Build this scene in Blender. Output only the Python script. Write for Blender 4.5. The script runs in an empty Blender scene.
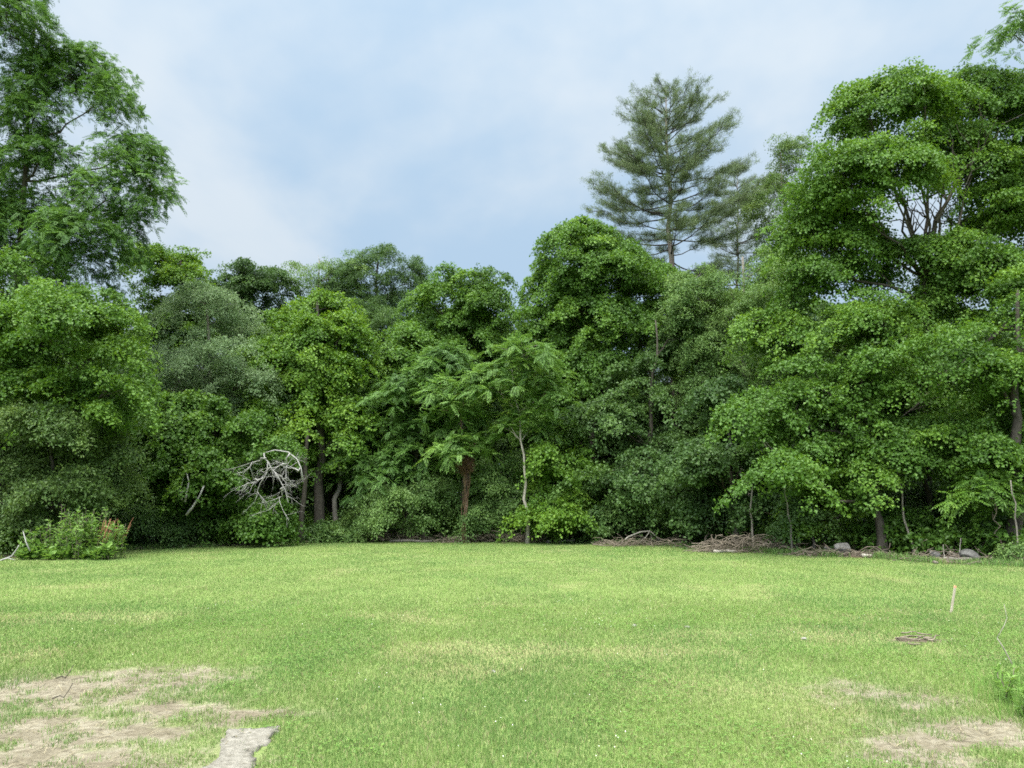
import bpy, math, random, zlib
import numpy as np
from mathutils import Vector

rng = np.random.default_rng(7)
random.seed(7)
scene = bpy.context.scene
col = scene.collection
R = math.radians

# ------------------------------------------------------------------ camera, sky, sun, exposure
FOC = 745.0
PITCH = math.atan(124.0 / FOC)
CAM_H = 1.65
cam = bpy.data.cameras.new('camera')
cam.sensor_width = 36.0
cam.lens = 36.0 * FOC / 1024.0
cam.clip_end = 3000.0
camo = bpy.data.objects.new('camera', cam)
camo.location = (0, 0, CAM_H)
camo.rotation_euler = (math.pi / 2 + PITCH, 0, 0)
col.objects.link(camo)
scene.camera = camo

SUN_EL, SUN_AZ = 54.0, 200.0          # azimuth clockwise from +Y (the view direction)
world = bpy.data.worlds.new('World')
scene.world = world
world.use_nodes = True


def nd(nt, kind, **kw):
    n = nt.nodes.new(kind)
    for k, v in kw.items():
        setattr(n, k, v)
    return n


ZENITH, VEIL = 19.0, 15.0
CLOUD_AT = (2.72, 3.1, 0.9)


def build_world():
    nt = world.node_tree
    nt.nodes.clear()
    L = nt.links.new
    out = nd(nt, 'ShaderNodeOutputWorld')
    bg = nd(nt, 'ShaderNodeBackground')
    bg.inputs['Strength'].default_value = 0.10
    sky = nd(nt, 'ShaderNodeTexSky')
    sky.sky_type = 'NISHITA'
    sky.sun_disc = False
    sky.sun_elevation = R(SUN_EL)
    sky.sun_rotation = R(SUN_AZ)
    tc = tc0 = nd(nt, 'ShaderNodeTexCoord')
    sep = nd(nt, 'ShaderNodeSeparateXYZ')
    L(tc.outputs['Generated'], sep.inputs[0])
    # the thin cloud sheet: overcast luminance rises from the horizon to the zenith
    up = nd(nt, 'ShaderNodeMapRange')
    up.inputs['From Min'].default_value = 0.0
    up.inputs['From Max'].default_value = 0.6
    up.inputs['To Min'].default_value = 2.65
    up.inputs['To Max'].default_value = 3.85
    L(sep.outputs['Z'], up.inputs['Value'])
    zen = nd(nt, 'ShaderNodeMapRange', interpolation_type='SMOOTHSTEP')     # extra brightness added to the unseen sky overhead, to light the land
    zen.inputs['From Min'].default_value = 0.60
    zen.inputs['From Max'].default_value = 1.0
    L(sep.outputs['Z'], zen.inputs['Value'])
    dt = nd(nt, 'ShaderNodeVectorMath', operation='DOT_PRODUCT')            # brighter still round the veiled sun
    dt.inputs[1].default_value = (math.sin(R(SUN_AZ)) * math.cos(R(SUN_EL)), math.cos(R(SUN_AZ)) * math.cos(R(SUN_EL)), math.sin(R(SUN_EL)))
    L(tc0.outputs['Generated'], dt.inputs[0])
    glo = nd(nt, 'ShaderNodeMapRange', interpolation_type='SMOOTHSTEP')
    glo.inputs['From Min'].default_value = 0.55
    glo.inputs['From Max'].default_value = 1.0
    L(dt.outputs['Value'], glo.inputs['Value'])
    lum = nd(nt, 'ShaderNodeMath', operation='MULTIPLY_ADD')
    lum.inputs[1].default_value = ZENITH
    L(zen.outputs[0], lum.inputs[0])
    L(up.outputs[0], lum.inputs[2])
    lum2 = nd(nt, 'ShaderNodeMath', operation='MULTIPLY_ADD')
    lum2.inputs[1].default_value = VEIL
    L(glo.outputs[0], lum2.inputs[0])
    L(lum.outputs[0], lum2.inputs[2])
    mp = nd(nt, 'ShaderNodeMapping')
    mp.inputs['Scale'].default_value = (1.0, 0.8, 0.15)
    mp.inputs['Location'].default_value = CLOUD_AT
    zz = nd(nt, 'ShaderNodeMath', operation='MAXIMUM')
    zz.inputs[1].default_value = 0.0
    L(sep.outputs['Z'], zz.inputs[0])
    za = nd(nt, 'ShaderNodeMath', operation='ADD')
    za.inputs[1].default_value = 0.30
    L(zz.outputs[0], za.inputs[0])
    dv = nd(nt, 'ShaderNodeVectorMath', operation='DIVIDE')
    cb = nd(nt, 'ShaderNodeCombineXYZ')
    for k_ in range(3):
        L(za.outputs[0], cb.inputs[k_])
    L(tc.outputs['Generated'], dv.inputs[0])
    L(cb.outputs[0], dv.inputs[1])
    L(dv.outputs[0], mp.inputs['Vector'])
    n1 = nd(nt, 'ShaderNodeTexNoise')
    n1.inputs['Scale'].default_value = 1.5
    n1.inputs['Detail'].default_value = 5.0
    n1.inputs['Roughness'].default_value = 0.52
    n1.inputs['Distortion'].default_value = 0.25
    L(mp.outputs[0], n1.inputs['Vector'])
    r1 = nd(nt, 'ShaderNodeMapRange', interpolation_type='SMOOTHSTEP')
    r1.inputs['From Min'].default_value = 0.38
    r1.inputs['From Max'].default_value = 0.66
    n2 = nd(nt, 'ShaderNodeTexNoise')
    n2.inputs['Scale'].default_value = 5.0
    n2.inputs['Detail'].default_value = 6.0
    n2.inputs['Roughness'].default_value = 0.55
    L(mp.outputs[0], n2.inputs['Vector'])
    ma = nd(nt, 'ShaderNodeMath', operation='MULTIPLY_ADD')
    ma.inputs[1].default_value = 0.22
    L(n2.outputs['Fac'], ma.inputs[0])
    L(n1.outputs['Fac'], ma.inputs[2])
    ms = nd(nt, 'ShaderNodeMath', operation='SUBTRACT')
    ms.inputs[1].default_value = 0.11
    L(ma.outputs[0], ms.inputs[0])
    L(ms.outputs[0], r1.inputs['Value'])
    cmix = nd(nt, 'ShaderNodeMix', data_type='RGBA')
    cmix.inputs['A'].default_value = (0.555, 0.745, 0.935, 1)
    cmix.inputs['B'].default_value = (0.85, 0.945, 1.01, 1)
    L(r1.outputs[0], cmix.inputs['Factor'])
    mul = nd(nt, 'ShaderNodeVectorMath', operation='SCALE')
    wmix = nd(nt, 'ShaderNodeMix', data_type='RGBA')
    wmix.inputs['B'].default_value = (1.0, 0.985, 0.93, 1)
    L(zen.outputs[0], wmix.inputs['Factor'])
    L(cmix.outputs['Result'], wmix.inputs['A'])
    L(wmix.outputs['Result'], mul.inputs[0])
    L(lum2.outputs[0], mul.inputs['Scale'])
    fin = nd(nt, 'ShaderNodeMix', data_type='RGBA')
    fin.inputs['Factor'].default_value = 0.9
    L(sky.outputs[0], fin.inputs['A'])
    L(mul.outputs[0], fin.inputs['B'])
    L(fin.outputs['Result'], bg.inputs['Color'])
    L(bg.outputs[0], out.inputs[0])


build_world()
sun = bpy.data.lights.new('sun', 'SUN')
sun.energy = 2.0
sun.angle = R(35)
sun.color = (1.0, 0.97, 0.9)
suno = bpy.data.objects.new('sun', sun)
_d = Vector((math.sin(R(SUN_AZ)) * math.cos(R(SUN_EL)), math.cos(R(SUN_AZ)) * math.cos(R(SUN_EL)), math.sin(R(SUN_EL))))
suno.rotation_euler = _d.to_track_quat('Z', 'Y').to_euler()
col.objects.link(suno)

vs = scene.view_settings
vs.view_transform = 'Standard'
vs.look = 'None'
vs.exposure = 1.38
vs.gamma = 1.0
cy = scene.cycles
cy.max_bounces = 6
cy.diffuse_bounces = 3
cy.glossy_bounces = 2
cy.transmission_bounces = 4
cy.transparent_max_bounces = 4
cy.caustics_reflective = False
cy.caustics_refractive = False
cy.use_adaptive_sampling = True
cy.adaptive_threshold = 0.006
cy.use_denoising = False
cy.denoiser = 'OPENIMAGEDENOISE'
cy.denoising_input_passes = 'RGB_ALBEDO_NORMAL'
cy.denoising_prefilter = 'ACCURATE'
scene.render.filter_size = 1.5 if hasattr(scene.render, 'filter_size') else 1.5
cy.filter_width = 1.7

# ------------------------------------------------------------------ helpers


def ray(px, py):
    x = (px - 512.0) / FOC
    y = (384.0 - py) / FOC
    return np.array([x, math.cos(PITCH) - y * math.sin(PITCH), math.sin(PITCH) + y * math.cos(PITCH)])


def at(px, py, Y):
    d = ray(px, py)
    return np.array([0, 0, CAM_H]) + d * (Y / d[1])


def onground(px, py):
    d = ray(px, py)
    return np.array([0, 0, CAM_H]) + d * (CAM_H / -d[2])


def unit(v):
    return v / np.maximum(np.linalg.norm(v, axis=-1, keepdims=True), 1e-9)


def hash3(ix, iy, iz, seed=0):
    h = (ix * 374761393 + iy * 668265263 + iz * 2147483647 + seed * 974634777) & 0xFFFFFFFF
    h = ((h ^ (h >> 13)) * 1274126177) & 0xFFFFFFFF
    h = h ^ (h >> 16)
    return (h & 0xFFFF) / 65535.0


def noise(p, scale=1.0, seed=0):
    """value noise 0..1 on (N,2) or (N,3) points"""
    p = np.asarray(p, float)
    if p.shape[1] == 2:
        p = np.concatenate([p, np.zeros((len(p), 1))], 1)
    q = p * scale + 1000.0
    i = np.floor(q).astype(np.int64)
    f = q - i
    f = f * f * (3 - 2 * f)
    r = 0
    for dx in (0, 1):
        for dy in (0, 1):
            for dz in (0, 1):
                w = (f[:, 0] if dx else 1 - f[:, 0]) * (f[:, 1] if dy else 1 - f[:, 1]) * (f[:, 2] if dz else 1 - f[:, 2])
                r = r + w * hash3(i[:, 0] + dx, i[:, 1] + dy, i[:, 2] + dz, seed)
    return r


def fbm(p, scale, seed=0, octs=4):
    r, a, t = 0, 1.0, 0
    for k in range(octs):
        r = r + a * noise(p, scale * 2 ** k, seed + k * 17)
        t += a
        a *= 0.5
    return r / t


def mesh_np(name, verts, faces, mat, smooth=False, face_attr=None, point_col=None):
    """faces: list of int arrays (M,k)"""
    me = bpy.data.meshes.new(name)
    verts = np.ascontiguousarray(verts, np.float32)
    me.vertices.add(len(verts))
    me.vertices.foreach_set('co', verts.ravel())
    loops = np.concatenate([f.ravel() for f in faces]).astype(np.int32)
    tot = np.concatenate([np.full(len(f), f.shape[1], np.int32) for f in faces])
    start = np.concatenate([[0], np.cumsum(tot)[:-1]]).astype(np.int32)
    me.loops.add(len(loops))
    me.loops.foreach_set('vertex_index', loops)
    me.polygons.add(len(tot))
    me.polygons.foreach_set('loop_start', start)
    me.polygons.foreach_set('use_smooth', np.full(len(tot), smooth, bool))
    me.update(calc_edges=True)
    if face_attr is not None:
        for k, v in face_attr.items():
            a = me.attributes.new(k, 'FLOAT', 'FACE')
            a.data.foreach_set('value', np.ascontiguousarray(v, np.float32))
    if point_col is not None:
        for k, v in point_col.items():
            if v.ndim == 1:
                a = me.attributes.new(k, 'FLOAT', 'POINT')
                a.data.foreach_set('value', np.ascontiguousarray(v, np.float32))
            else:
                a = me.attributes.new(k, 'FLOAT_COLOR', 'POINT')
                c4 = np.concatenate([v, np.ones((len(v), 1))], 1).astype(np.float32)
                a.data.foreach_set('color', c4.ravel())
    if mat:
        me.materials.append(mat)
    return me


def link(name, me, parent=None, loc=None):
    o = bpy.data.objects.new(name, me)
    col.objects.link(o)
    if parent is not None:
        o.parent = parent
    if loc is not None:
        o.location = loc
    return o


def tag(o, label=None, cat=None, group=None, kind=None):
    if label:
        o['label'] = label
    if cat:
        o['category'] = cat
    if group:
        o['group'] = group
    if kind:
        o['kind'] = kind
    return o


def thing(name, label, cat, loc, group=None):
    o = bpy.data.objects.new(name, None)
    o.empty_display_size = 0.3
    col.objects.link(o)
    o.location = loc
    return tag(o, label, cat, group)


class Tubes:
    """tapered tubes collected into one mesh"""

    def __init__(self):
        self.v, self.q, self.t, self.n = [], [], [], 0

    def add(self, pts, radii, sides=6, wob=0.0):
        pts = np.asarray(pts, float)
        radii = np.asarray(radii, float)
        n = len(pts)
        tan = np.gradient(pts, axis=0)
        tan = unit(tan)
        ref = np.array([0.0, 0.0, 1.0]) if abs(tan[:, 2]).mean() < 0.8 else np.array([1.0, 0.0, 0.0])
        u = unit(np.cross(tan, ref))
        w = np.cross(tan, u)
        a = np.arange(sides) / sides * 2 * np.pi
        rr = radii[:, None] * np.ones((1, sides))
        if wob:
            rr = rr * (1 + wob * (rng.random((n, sides)) - 0.5) * 2)
        ring = pts[:, None, :] + rr[..., None] * (np.cos(a)[None, :, None] * u[:, None, :] + np.sin(a)[None, :, None] * w[:, None, :])
        b = self.n
        self.v.append(ring.reshape(-1, 3))
        i = np.arange(n - 1)[:, None] * sides
        j = np.arange(sides)[None, :]
        jn = (j + 1) % sides
        self.q.append(np.stack([b + i + j, b + i + jn, b + i + sides + jn, b + i + sides + j], -1).reshape(-1, 4))
        # end caps as fans
        c0, c1 = b + n * sides, b + n * sides + 1
        self.v.append(np.stack([pts[0], pts[-1] + tan[-1] * radii[-1] * 0.5]))
        j = np.arange(sides)
        self.t.append(np.stack([np.full(sides, c0), b + (j + 1) % sides, b + j], -1))
        e = b + (n - 1) * sides
        self.t.append(np.stack([np.full(sides, c1), e + j, e + (j + 1) % sides], -1))
        self.n += n * sides + 2

    def mesh(self, name, mat):
        return mesh_np(name, np.concatenate(self.v), [np.concatenate(self.q), np.concatenate(self.t)], mat, smooth=True)


def wander(a, b, n=6, amp=0.1, sag=0.0):
    """a crooked line from a to b"""
    a, b = np.asarray(a, float), np.asarray(b, float)
    t = np.linspace(0, 1, n)[:, None]
    L = np.linalg.norm(b - a)
    p = a + (b - a) * t
    off = rng.normal(0, amp * L, (n, 3)) * np.sin(np.pi * t) * 0.6
    p = p + off
    p[:, 2] += sag * L * np.sin(np.pi * t[:, 0])
    return p


# ------------------------------------------------------------------ materials

def leaf_mat(name, dark, mid, light, trans=0.34, rough=0.5, spec=0.3):
    m = bpy.data.materials.new(name)
    m.use_nodes = True
    nt = m.node_tree
    nt.nodes.clear()
    L = nt.links.new
    out = nd(nt, 'ShaderNodeOutputMaterial')
    at_ = nd(nt, 'ShaderNodeAttribute', attribute_name='tint')
    geo = nd(nt, 'ShaderNodeNewGeometry')
    add = nd(nt, 'ShaderNodeMath', operation='MULTIPLY_ADD')
    add.inputs[1].default_value = 0.26
    L(geo.outputs['Random Per Island'], add.inputs[0])
    L(at_.outputs['Fac'], add.inputs[2])
    cr = nd(nt, 'ShaderNodeValToRGB')
    e = cr.color_ramp.elements
    e[0].position, e[0].color = 0.12, (*dark, 1)
    e[1].position, e[1].color = 1.1 if False else 1.0, (*light, 1)
    k = e.new(0.55)
    k.color = (*mid, 1)
    L(add.outputs[0], cr.inputs[0])
    pb = nd(nt, 'ShaderNodeBsdfPrincipled')
    pb.inputs['Roughness'].default_value = rough
    pb.inputs['Specular IOR Level'].default_value = spec
    L(cr.outputs[0], pb.inputs['Base Color'])
    hs = nd(nt, 'ShaderNodeHueSaturation')
    hs.inputs['Hue'].default_value = 0.485
    hs.inputs['Saturation'].default_value = 1.08
    hs.inputs['Value'].default_value = 1.5
    L(cr.outputs[0], hs.inputs['Color'])
    tr = nd(nt, 'ShaderNodeBsdfTranslucent')
    L(hs.outputs[0], tr.inputs['Color'])
    mx = nd(nt, 'ShaderNodeMixShader')
    mx.inputs[0].default_value = trans
    L(pb.outputs[0], mx.inputs[1])
    L(tr.outputs[0], mx.inputs[2])
    L(mx.outputs[0], out.inputs[0])
    return m


def rough_mat(name, c1, c2, scale=8.0, rough=0.85, bump=0.4, stretch=(1, 1, 1), c3=None):
    m = bpy.data.materials.new(name)
    m.use_nodes = True
    nt = m.node_tree
    nt.nodes.clear()
    L = nt.links.new
    out = nd(nt, 'ShaderNodeOutputMaterial')
    tc = nd(nt, 'ShaderNodeTexCoord')
    mp = nd(nt, 'ShaderNodeMapping')
    mp.inputs['Scale'].default_value = stretch
    L(tc.outputs['Object'], mp.inputs[0])
    n = nd(nt, 'ShaderNodeTexNoise')
    n.inputs['Scale'].default_value = scale
    n.inputs['Detail'].default_value = 6
    n.inputs['Roughness'].default_value = 0.65
    L(mp.outputs[0], n.inputs['Vector'])
    cr = nd(nt, 'ShaderNodeValToRGB')
    e = cr.color_ramp.elements
    e[0].position, e[0].color = 0.33, (*c1, 1)
    e[1].position, e[1].color = 0.68, (*c2, 1)
    if c3:
        k = e.new(0.8)
        k.color = (*c3, 1)
    L(n.outputs['Fac'], cr.inputs[0])
    pb = nd(nt, 'ShaderNodeBsdfPrincipled')
    pb.inputs['Roughness'].default_value = rough
    pb.inputs['Specular IOR Level'].default_value = 0.2
    L(cr.outputs[0], pb.inputs['Base Color'])
    bp = nd(nt, 'ShaderNodeBump')
    bp.inputs['Strength'].default_value = bump
    bp.inputs['Distance'].default_value = 0.03
    L(n.outputs['Fac'], bp.inputs['Height'])
    L(bp.outputs[0], pb.inputs['Normal'])
    L(pb.outputs[0], out.inputs[0])
    return m


def vcol_mat(name, attr, rough=0.6, trans=0.25, spec=0.25):
    m = bpy.data.materials.new(name)
    m.use_nodes = True
    nt = m.node_tree
    nt.nodes.clear()
    L = nt.links.new
    out = nd(nt, 'ShaderNodeOutputMaterial')
    a = nd(nt, 'ShaderNodeAttribute', attribute_name=attr)
    pb = nd(nt, 'ShaderNodeBsdfPrincipled')
    pb.inputs['Roughness'].default_value = rough
    pb.inputs['Specular IOR Level'].default_value = spec
    L(a.outputs['Color'], pb.inputs['Base Color'])
    tr = nd(nt, 'ShaderNodeBsdfTranslucent')
    L(a.outputs['Color'], tr.inputs['Color'])
    mx = nd(nt, 'ShaderNodeMixShader')
    mx.inputs[0].default_value = trans
    L(pb.outputs[0], mx.inputs[1])
    L(tr.outputs[0], mx.inputs[2])
    L(mx.outputs[0], out.inputs[0])
    return m


LM = {
    'maple': leaf_mat('maple_leaf', (.042, .094, .016), (.076, .162, .023), (.138, .245, .033)),
    'yellow': leaf_mat('bright_leaf', (.045, .105, .015), (.088, .18, .021), (.165, .278, .032)),
    'deep': leaf_mat('deep_leaf', (.033, .074, .021), (.056, .112, .028), (.095, .17, .040)),
    'blue': leaf_mat('silvery_leaf', (.085, .15, .062), (.135, .21, .09), (.20, .28, .14)),
    'frond': leaf_mat('frond_leaf', (.065, .14, .03), (.11, .21, .042), (.18, .30, .065)),
    'dull': leaf_mat('dull_leaf', (.045, .086, .024), (.08, .142, .035), (.135, .205, .05)),
    'pinnate': leaf_mat('compound_leaf', (.05, .115, .026), (.085, .175, .035), (.14, .25, .05)),
    'pale': leaf_mat('pale_leaf', (.065, .13, .034), (.11, .192, .05), (.17, .262, .075)),
    'pine': leaf_mat('pine_needle', (.07, .108, .046), (.11, .155, .067), (.16, .20, .09), trans=0.3),
}
BARK = {
    'grey': rough_mat('grey_bark', (.10, .09, .075), (.22, .20, .17), 5, stretch=(3, 3, .6)),
    'dark': rough_mat('dark_bark', (.035, .03, .024), (.085, .075, .06), 5, stretch=(3, 3, .6)),
    'pine': rough_mat('pine_bark', (.09, .075, .06), (.20, .17, .145), 4, stretch=(3, 3, .7)),
    'pale': rough_mat('pale_bark', (.20, .18, .15), (.36, .33, .28), 5, stretch=(3, 3, .5)),
    'red': rough_mat('reddish_bark', (.12, .075, .05), (.26, .18, .13), 6, stretch=(3, 3, .6)),
    'dead': rough_mat('bleached_wood', (.20, .195, .185), (.38, .37, .355), 9, bump=.2),
    'twig': rough_mat('brown_twig', (.075, .06, .045), (.24, .20, .155), 2.5),
}

# ------------------------------------------------------------------ the ground
EDGE_PX = [(-500, 585), (-120, 568), (0, 559), (130, 550), (200, 547), (300, 543), (400, 541), (480, 541), (560, 542),
           (640, 545), (700, 548), (780, 555), (860, 557), (920, 562), (1024, 567), (1200, 577), (1700, 600)]
_e = np.array([onground(*p)[:2] for p in EDGE_PX])
_e = _e[np.argsort(_e[:, 0])]


def edge_y(x):
    """where the mown lawn ends, as a distance for each x"""
    return np.interp(x, _e[:, 0], _e[:, 1])


def gz(p):
    p = np.asarray(p, float)[:, :2]
    z = 0.05 * (fbm(p, 0.35, 3, 3) - 0.5)
    back = np.clip(p[:, 1] - edge_y(p[:, 0]), -1.5, 4)
    z = z + 0.05 * np.clip(back + 1.5, 0, 3) / 3 * fbm(p, 1.2, 9, 3)
    return z


# bare and dry patches, (pixel, radii in metres, strength)
BARE = [((60, 690), 1.5, .75, 1.25), ((130, 680), 1.2, .6, 1.0), ((20, 735), 1.0, .6, 1.15), ((175, 705), .7, .55, .85), ((110, 735), 1.0, .4, .95),
        ((30, 765), 1.1, .4, 1.2), ((255, 714), .5, .16, 1.15), ((215, 722), .35, .25, .85), ((-90, 700), 1.4, 1.0, 1.1), ((150, 755), .6, .3, .6),
        ((955, 738), .75, .38, 1.05), ((925, 758), .5, .3, .85), ((985, 722), .4, .28, .85), ((890, 728), .6, .4, .6), ((860, 690), .6, .6, .6), ((915, 700), .6, .6, .5),
        ((1060, 742), .6, .4, .8)]
DRY = [((430, 648), 2.2, .9, .7), ((80, 615), 2.5, 1.2, .5), ((620, 652), 2.5, .5, .6), ((700, 640), 2.5, .8, .45), ((905, 700), 1.2, .9, .8), ((870, 640), 1.8, .7, .6),
       ((960, 655), 1.2, .7, .6), ((590, 705), 1.2, .5, .35), ((450, 615), 5, 1.5, .3), ((220, 650), 2, .8, .3), ((770, 690), 1.0, .5, .5), ((400, 720), 1.2, .4, .4),
       ((660, 700), .9, .4, .5), ((500, 672), 1.2, .5, .45), ((820, 610), 4, 1.5, .35)]
MUD = [((922, 641), .42, .18, 1.2), ((915, 629), .25, .12, .9), ((835, 628), .35, .1, .6)]


def blobs(p, table):
    s = np.zeros(len(p))
    for (q, rx, ry, k) in table:
        c = onground(*q)[:2]
        # distance in a slightly warped frame so that no patch is an ellipse
        s = np.maximum(s, k * np.exp(-(((p[:, 0] - c[0]) / rx) ** 2 + ((p[:, 1] - c[1]) / ry) ** 2)))
    return s


def bare_amount(p):
    p = p[:, :2]
    s = blobs(p, BARE)
    n = fbm(p, 2.2, 21, 4)
    n = .6 * n + .4 * fbm(p, 7, 27, 3)
    return np.clip((s * 1.25 - 0.18 + (n - 0.5) * 1.9) * 1.5, 0, 1) * np.clip((s - .04) * 8, 0, 1)


def dry_amount(p):
    p = p[:, :2]
    s = blobs(p, DRY)
    n = fbm(p * np.array([1.0, .75]), 0.9, 31, 5)
    return np.clip(s * 0.85 + (n - 0.62) * 1.8, 0, 1)


def mud_amount(p):
    p = p[:, :2]
    return np.clip((blobs(p, MUD) - 0.35 + (fbm(p, 4, 5, 3) - 0.5) * .9) * 2.2, 0, 1)


def build_ground():
    fx = np.arange(-15, 15.001, 0.11)
    fy = np.arange(3.0, 15, 0.10)
    fy2 = np.arange(15, 44, 0.25)
    gx = 15 + np.cumsum(0.11 * 1.14 ** np.arange(1, 60))
    gx = gx[gx < 900]
    gb = 44 + np.cumsum(0.3 * 1.14 ** np.arange(1, 55))
    gf = 3 - np.cumsum(0.12 * 1.14 ** np.arange(1, 55))
    xs = np.concatenate([-gx[::-1], fx, gx])
    ys = np.concatenate([gf[::-1], fy, fy2, gb])
    X, Y = np.meshgrid(xs, ys)
    P = np.stack([X.ravel(), Y.ravel()], 1)
    v = np.concatenate([P, gz(P)[:, None]], 1)
    nx, ny = len(xs), len(ys)
    i = np.arange(ny - 1)[:, None] * nx
    j = np.arange(nx - 1)[None, :]
    f = np.stack([i + j, i + j + 1, i + nx + j + 1, i + nx + j], -1).reshape(-1, 4)
    wob = (fbm(P, 0.5, 41, 3) - 0.5) * 2.2 + (fbm(P, 2.5, 47, 2) - 0.5) * .8
    litter = np.clip((P[:, 1] - edge_y(P[:, 0]) + wob + 0.5) / 0.5, 0, 1)
    # ground material: grass thatch, straw, bare soil, mud, leaf litter, chosen by attributes
    m = bpy.data.materials.new('ground_soil_and_thatch')
    m.use_nodes = True
    nt = m.node_tree
    nt.nodes.clear()
    L = nt.links.new
    out = nd(nt, 'ShaderNodeOutputMaterial')
    pb = nd(nt, 'ShaderNodeBsdfPrincipled')
    pb.inputs['Roughness'].default_value = 0.95
    pb.inputs['Specular IOR Level'].default_value = 0.1
    tc = nd(nt, 'ShaderNodeTexCoord')

    def nz(scale, detail=5, rough=0.6):
        n = nd(nt, 'ShaderNodeTexNoise')
        n.inputs['Scale'].default_value = scale
        n.inputs['Detail'].default_value = detail
        n.inputs['Roughness'].default_value = rough
        L(tc.outputs['Object'], n.inputs['Vector'])
        return n.outputs['Fac']

    def ramp(src, stops):
        c = nd(nt, 'ShaderNodeValToRGB')
        e = c.color_ramp.elements
        e[0].position, e[0].color = stops[0][0], (*stops[0][1], 1)
        e[1].position, e[1].color = stops[-1][0], (*stops[-1][1], 1)
        for s in stops[1:-1]:
            k = e.new(s[0])
            k.color = (*s[1], 1)
        L(src, c.inputs[0])
        return c.outputs[0]

    def mix(f_, a_, b_):
        x = nd(nt, 'ShaderNodeMix', data_type='RGBA')
        L(f_, x.inputs['Factor'])
        L(a_, x.inputs['A'])
        L(b_, x.inputs['B'])
        return x.outputs['Result']

    def attr(n):
        a = nd(nt, 'ShaderNodeAttribute', attribute_name=n)
        return a.outputs['Fac']
    thatch = ramp(nz(28), [(.3, (.10, .15, .045)), (.5, (.15, .21, .06)), (.7, (.20, .24, .09))])
    straw = ramp(nz(40), [(.3, (.19, .19, .08)), (.7, (.31, .29, .15))])
    soil = ramp(nz(16, 7, .7), [(.28, (.105, .09, .063)), (.5, (.205, .183, .132)), (.72, (.27, .25, .195))])
    stain = ramp(nz(2.6, 4), [(.40, (.74, .72, .69)), (.6, (1.06, 1.06, 1.06))])
    sm = nd(nt, 'ShaderNodeMix', data_type='RGBA', blend_type='MULTIPLY')
    sm.inputs['Factor'].default_value = 1
    L(soil, sm.inputs['A'])
    L(stain, sm.inputs['B'])
    soil = sm.outputs['Result']
    mud = ramp(nz(30), [(.3, (.07, .055, .04)), (.7, (.18, .145, .11))])
    lit = ramp(nz(9, 7, .75), [(.3, (.055, .04, .03)), (.5, (.13, .09, .065)), (.66, (.24, .175, .13)), (.78, (.36, .30, .24))])
    c = mix(attr('dry'), thatch, straw)
    c = mix(attr('bare'), c, soil)
    c = mix(attr('mud'), c, mud)
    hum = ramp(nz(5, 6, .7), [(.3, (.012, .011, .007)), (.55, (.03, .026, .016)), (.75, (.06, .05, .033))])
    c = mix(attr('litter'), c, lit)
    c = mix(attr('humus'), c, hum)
    L(c, pb.inputs['Base Color'])
    bp = nd(nt, 'ShaderNodeBump')
    bp.inputs['Strength'].default_value = 0.7
    bp.inputs['Distance'].default_value = 0.03
    L(nz(22, 7, .7), bp.inputs['Height'])
    L(bp.outputs[0], pb.inputs['Normal'])
    L(pb.outputs[0], out.inputs[0])
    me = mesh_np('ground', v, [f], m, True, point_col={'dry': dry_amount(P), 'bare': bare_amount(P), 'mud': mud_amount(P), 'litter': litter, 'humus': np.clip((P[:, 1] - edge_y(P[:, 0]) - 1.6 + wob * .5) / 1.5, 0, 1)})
    o = link('ground', me)
    tag(o, 'mown lawn with bare sandy patches running back to the wood edge', 'ground', kind='structure')


build_ground()

# the old concrete path, two cracked slabs sunk in the turf
PATH_PX = [(204, 775), (214, 748), (232, 727), (262, 727), (271, 742), (276, 775)]


def path_inside(p):
    poly = np.array([onground(*q)[:2] for q in PATH_PX])
    poly[poly[:, 1] < 5.1, 1] = 3.6
    ins = np.zeros(len(p), bool)
    j = len(poly) - 1
    for i in range(len(poly)):
        a, b = poly[i], poly[j]
        c = ((a[1] > p[:, 1]) != (b[1] > p[:, 1])) & (p[:, 0] < (b[0] - a[0]) * (p[:, 1] - a[1]) / (b[1] - a[1] + 1e-12) + a[0])
        ins ^= c
        j = i
    return ins


def build_path():
    xs = np.arange(-3.2, -0.9, 0.03)
    ys = np.arange(3.5, 6.3, 0.03)
    X, Y = np.meshgrid(xs, ys)
    P = np.stack([X.ravel(), Y.ravel()], 1)
    w = np.stack([fbm(P, 4, 71, 3) - .5, fbm(P, 4, 77, 3) - .5], 1) * 0.4
    ins = path_inside(P + w)
    broken = .55 * fbm(P, 3, 88, 3) + .45 * fbm(P, 9, 89, 3)
    ins &= broken > 0.39
    nx = len(xs)
    i = np.arange(len(ys) - 1)[:, None] * nx
    j = np.arange(nx - 1)[None, :]
    f = np.stack([i + j, i + j + 1, i + nx + j + 1, i + nx + j], -1).reshape(-1, 4)
    f = f[ins[f].all(1)]
    used, inv = np.unique(f, return_inverse=True)
    top = np.concatenate([P[used], (gz(P[used]) + -0.004 + 0.045 * fbm(P[used], 6, 90, 4))[:, None]], 1)
    m = rough_mat('weathered_concrete', (.13, .12, .095), (.255, .24, .205), 18, bump=.9, c3=(.31, .30, .27))
    me = mesh_np('path', top, [inv.reshape(-1, 4)], m, True)
    o = link('path', me)
    md = o.modifiers.new('thickness', 'SOLIDIFY')
    md.thickness = 0.06
    md.offset = -1
    tag(o, 'broken pale concrete path end sunk in the turf at the front', 'path', kind='structure')


build_path()


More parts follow.
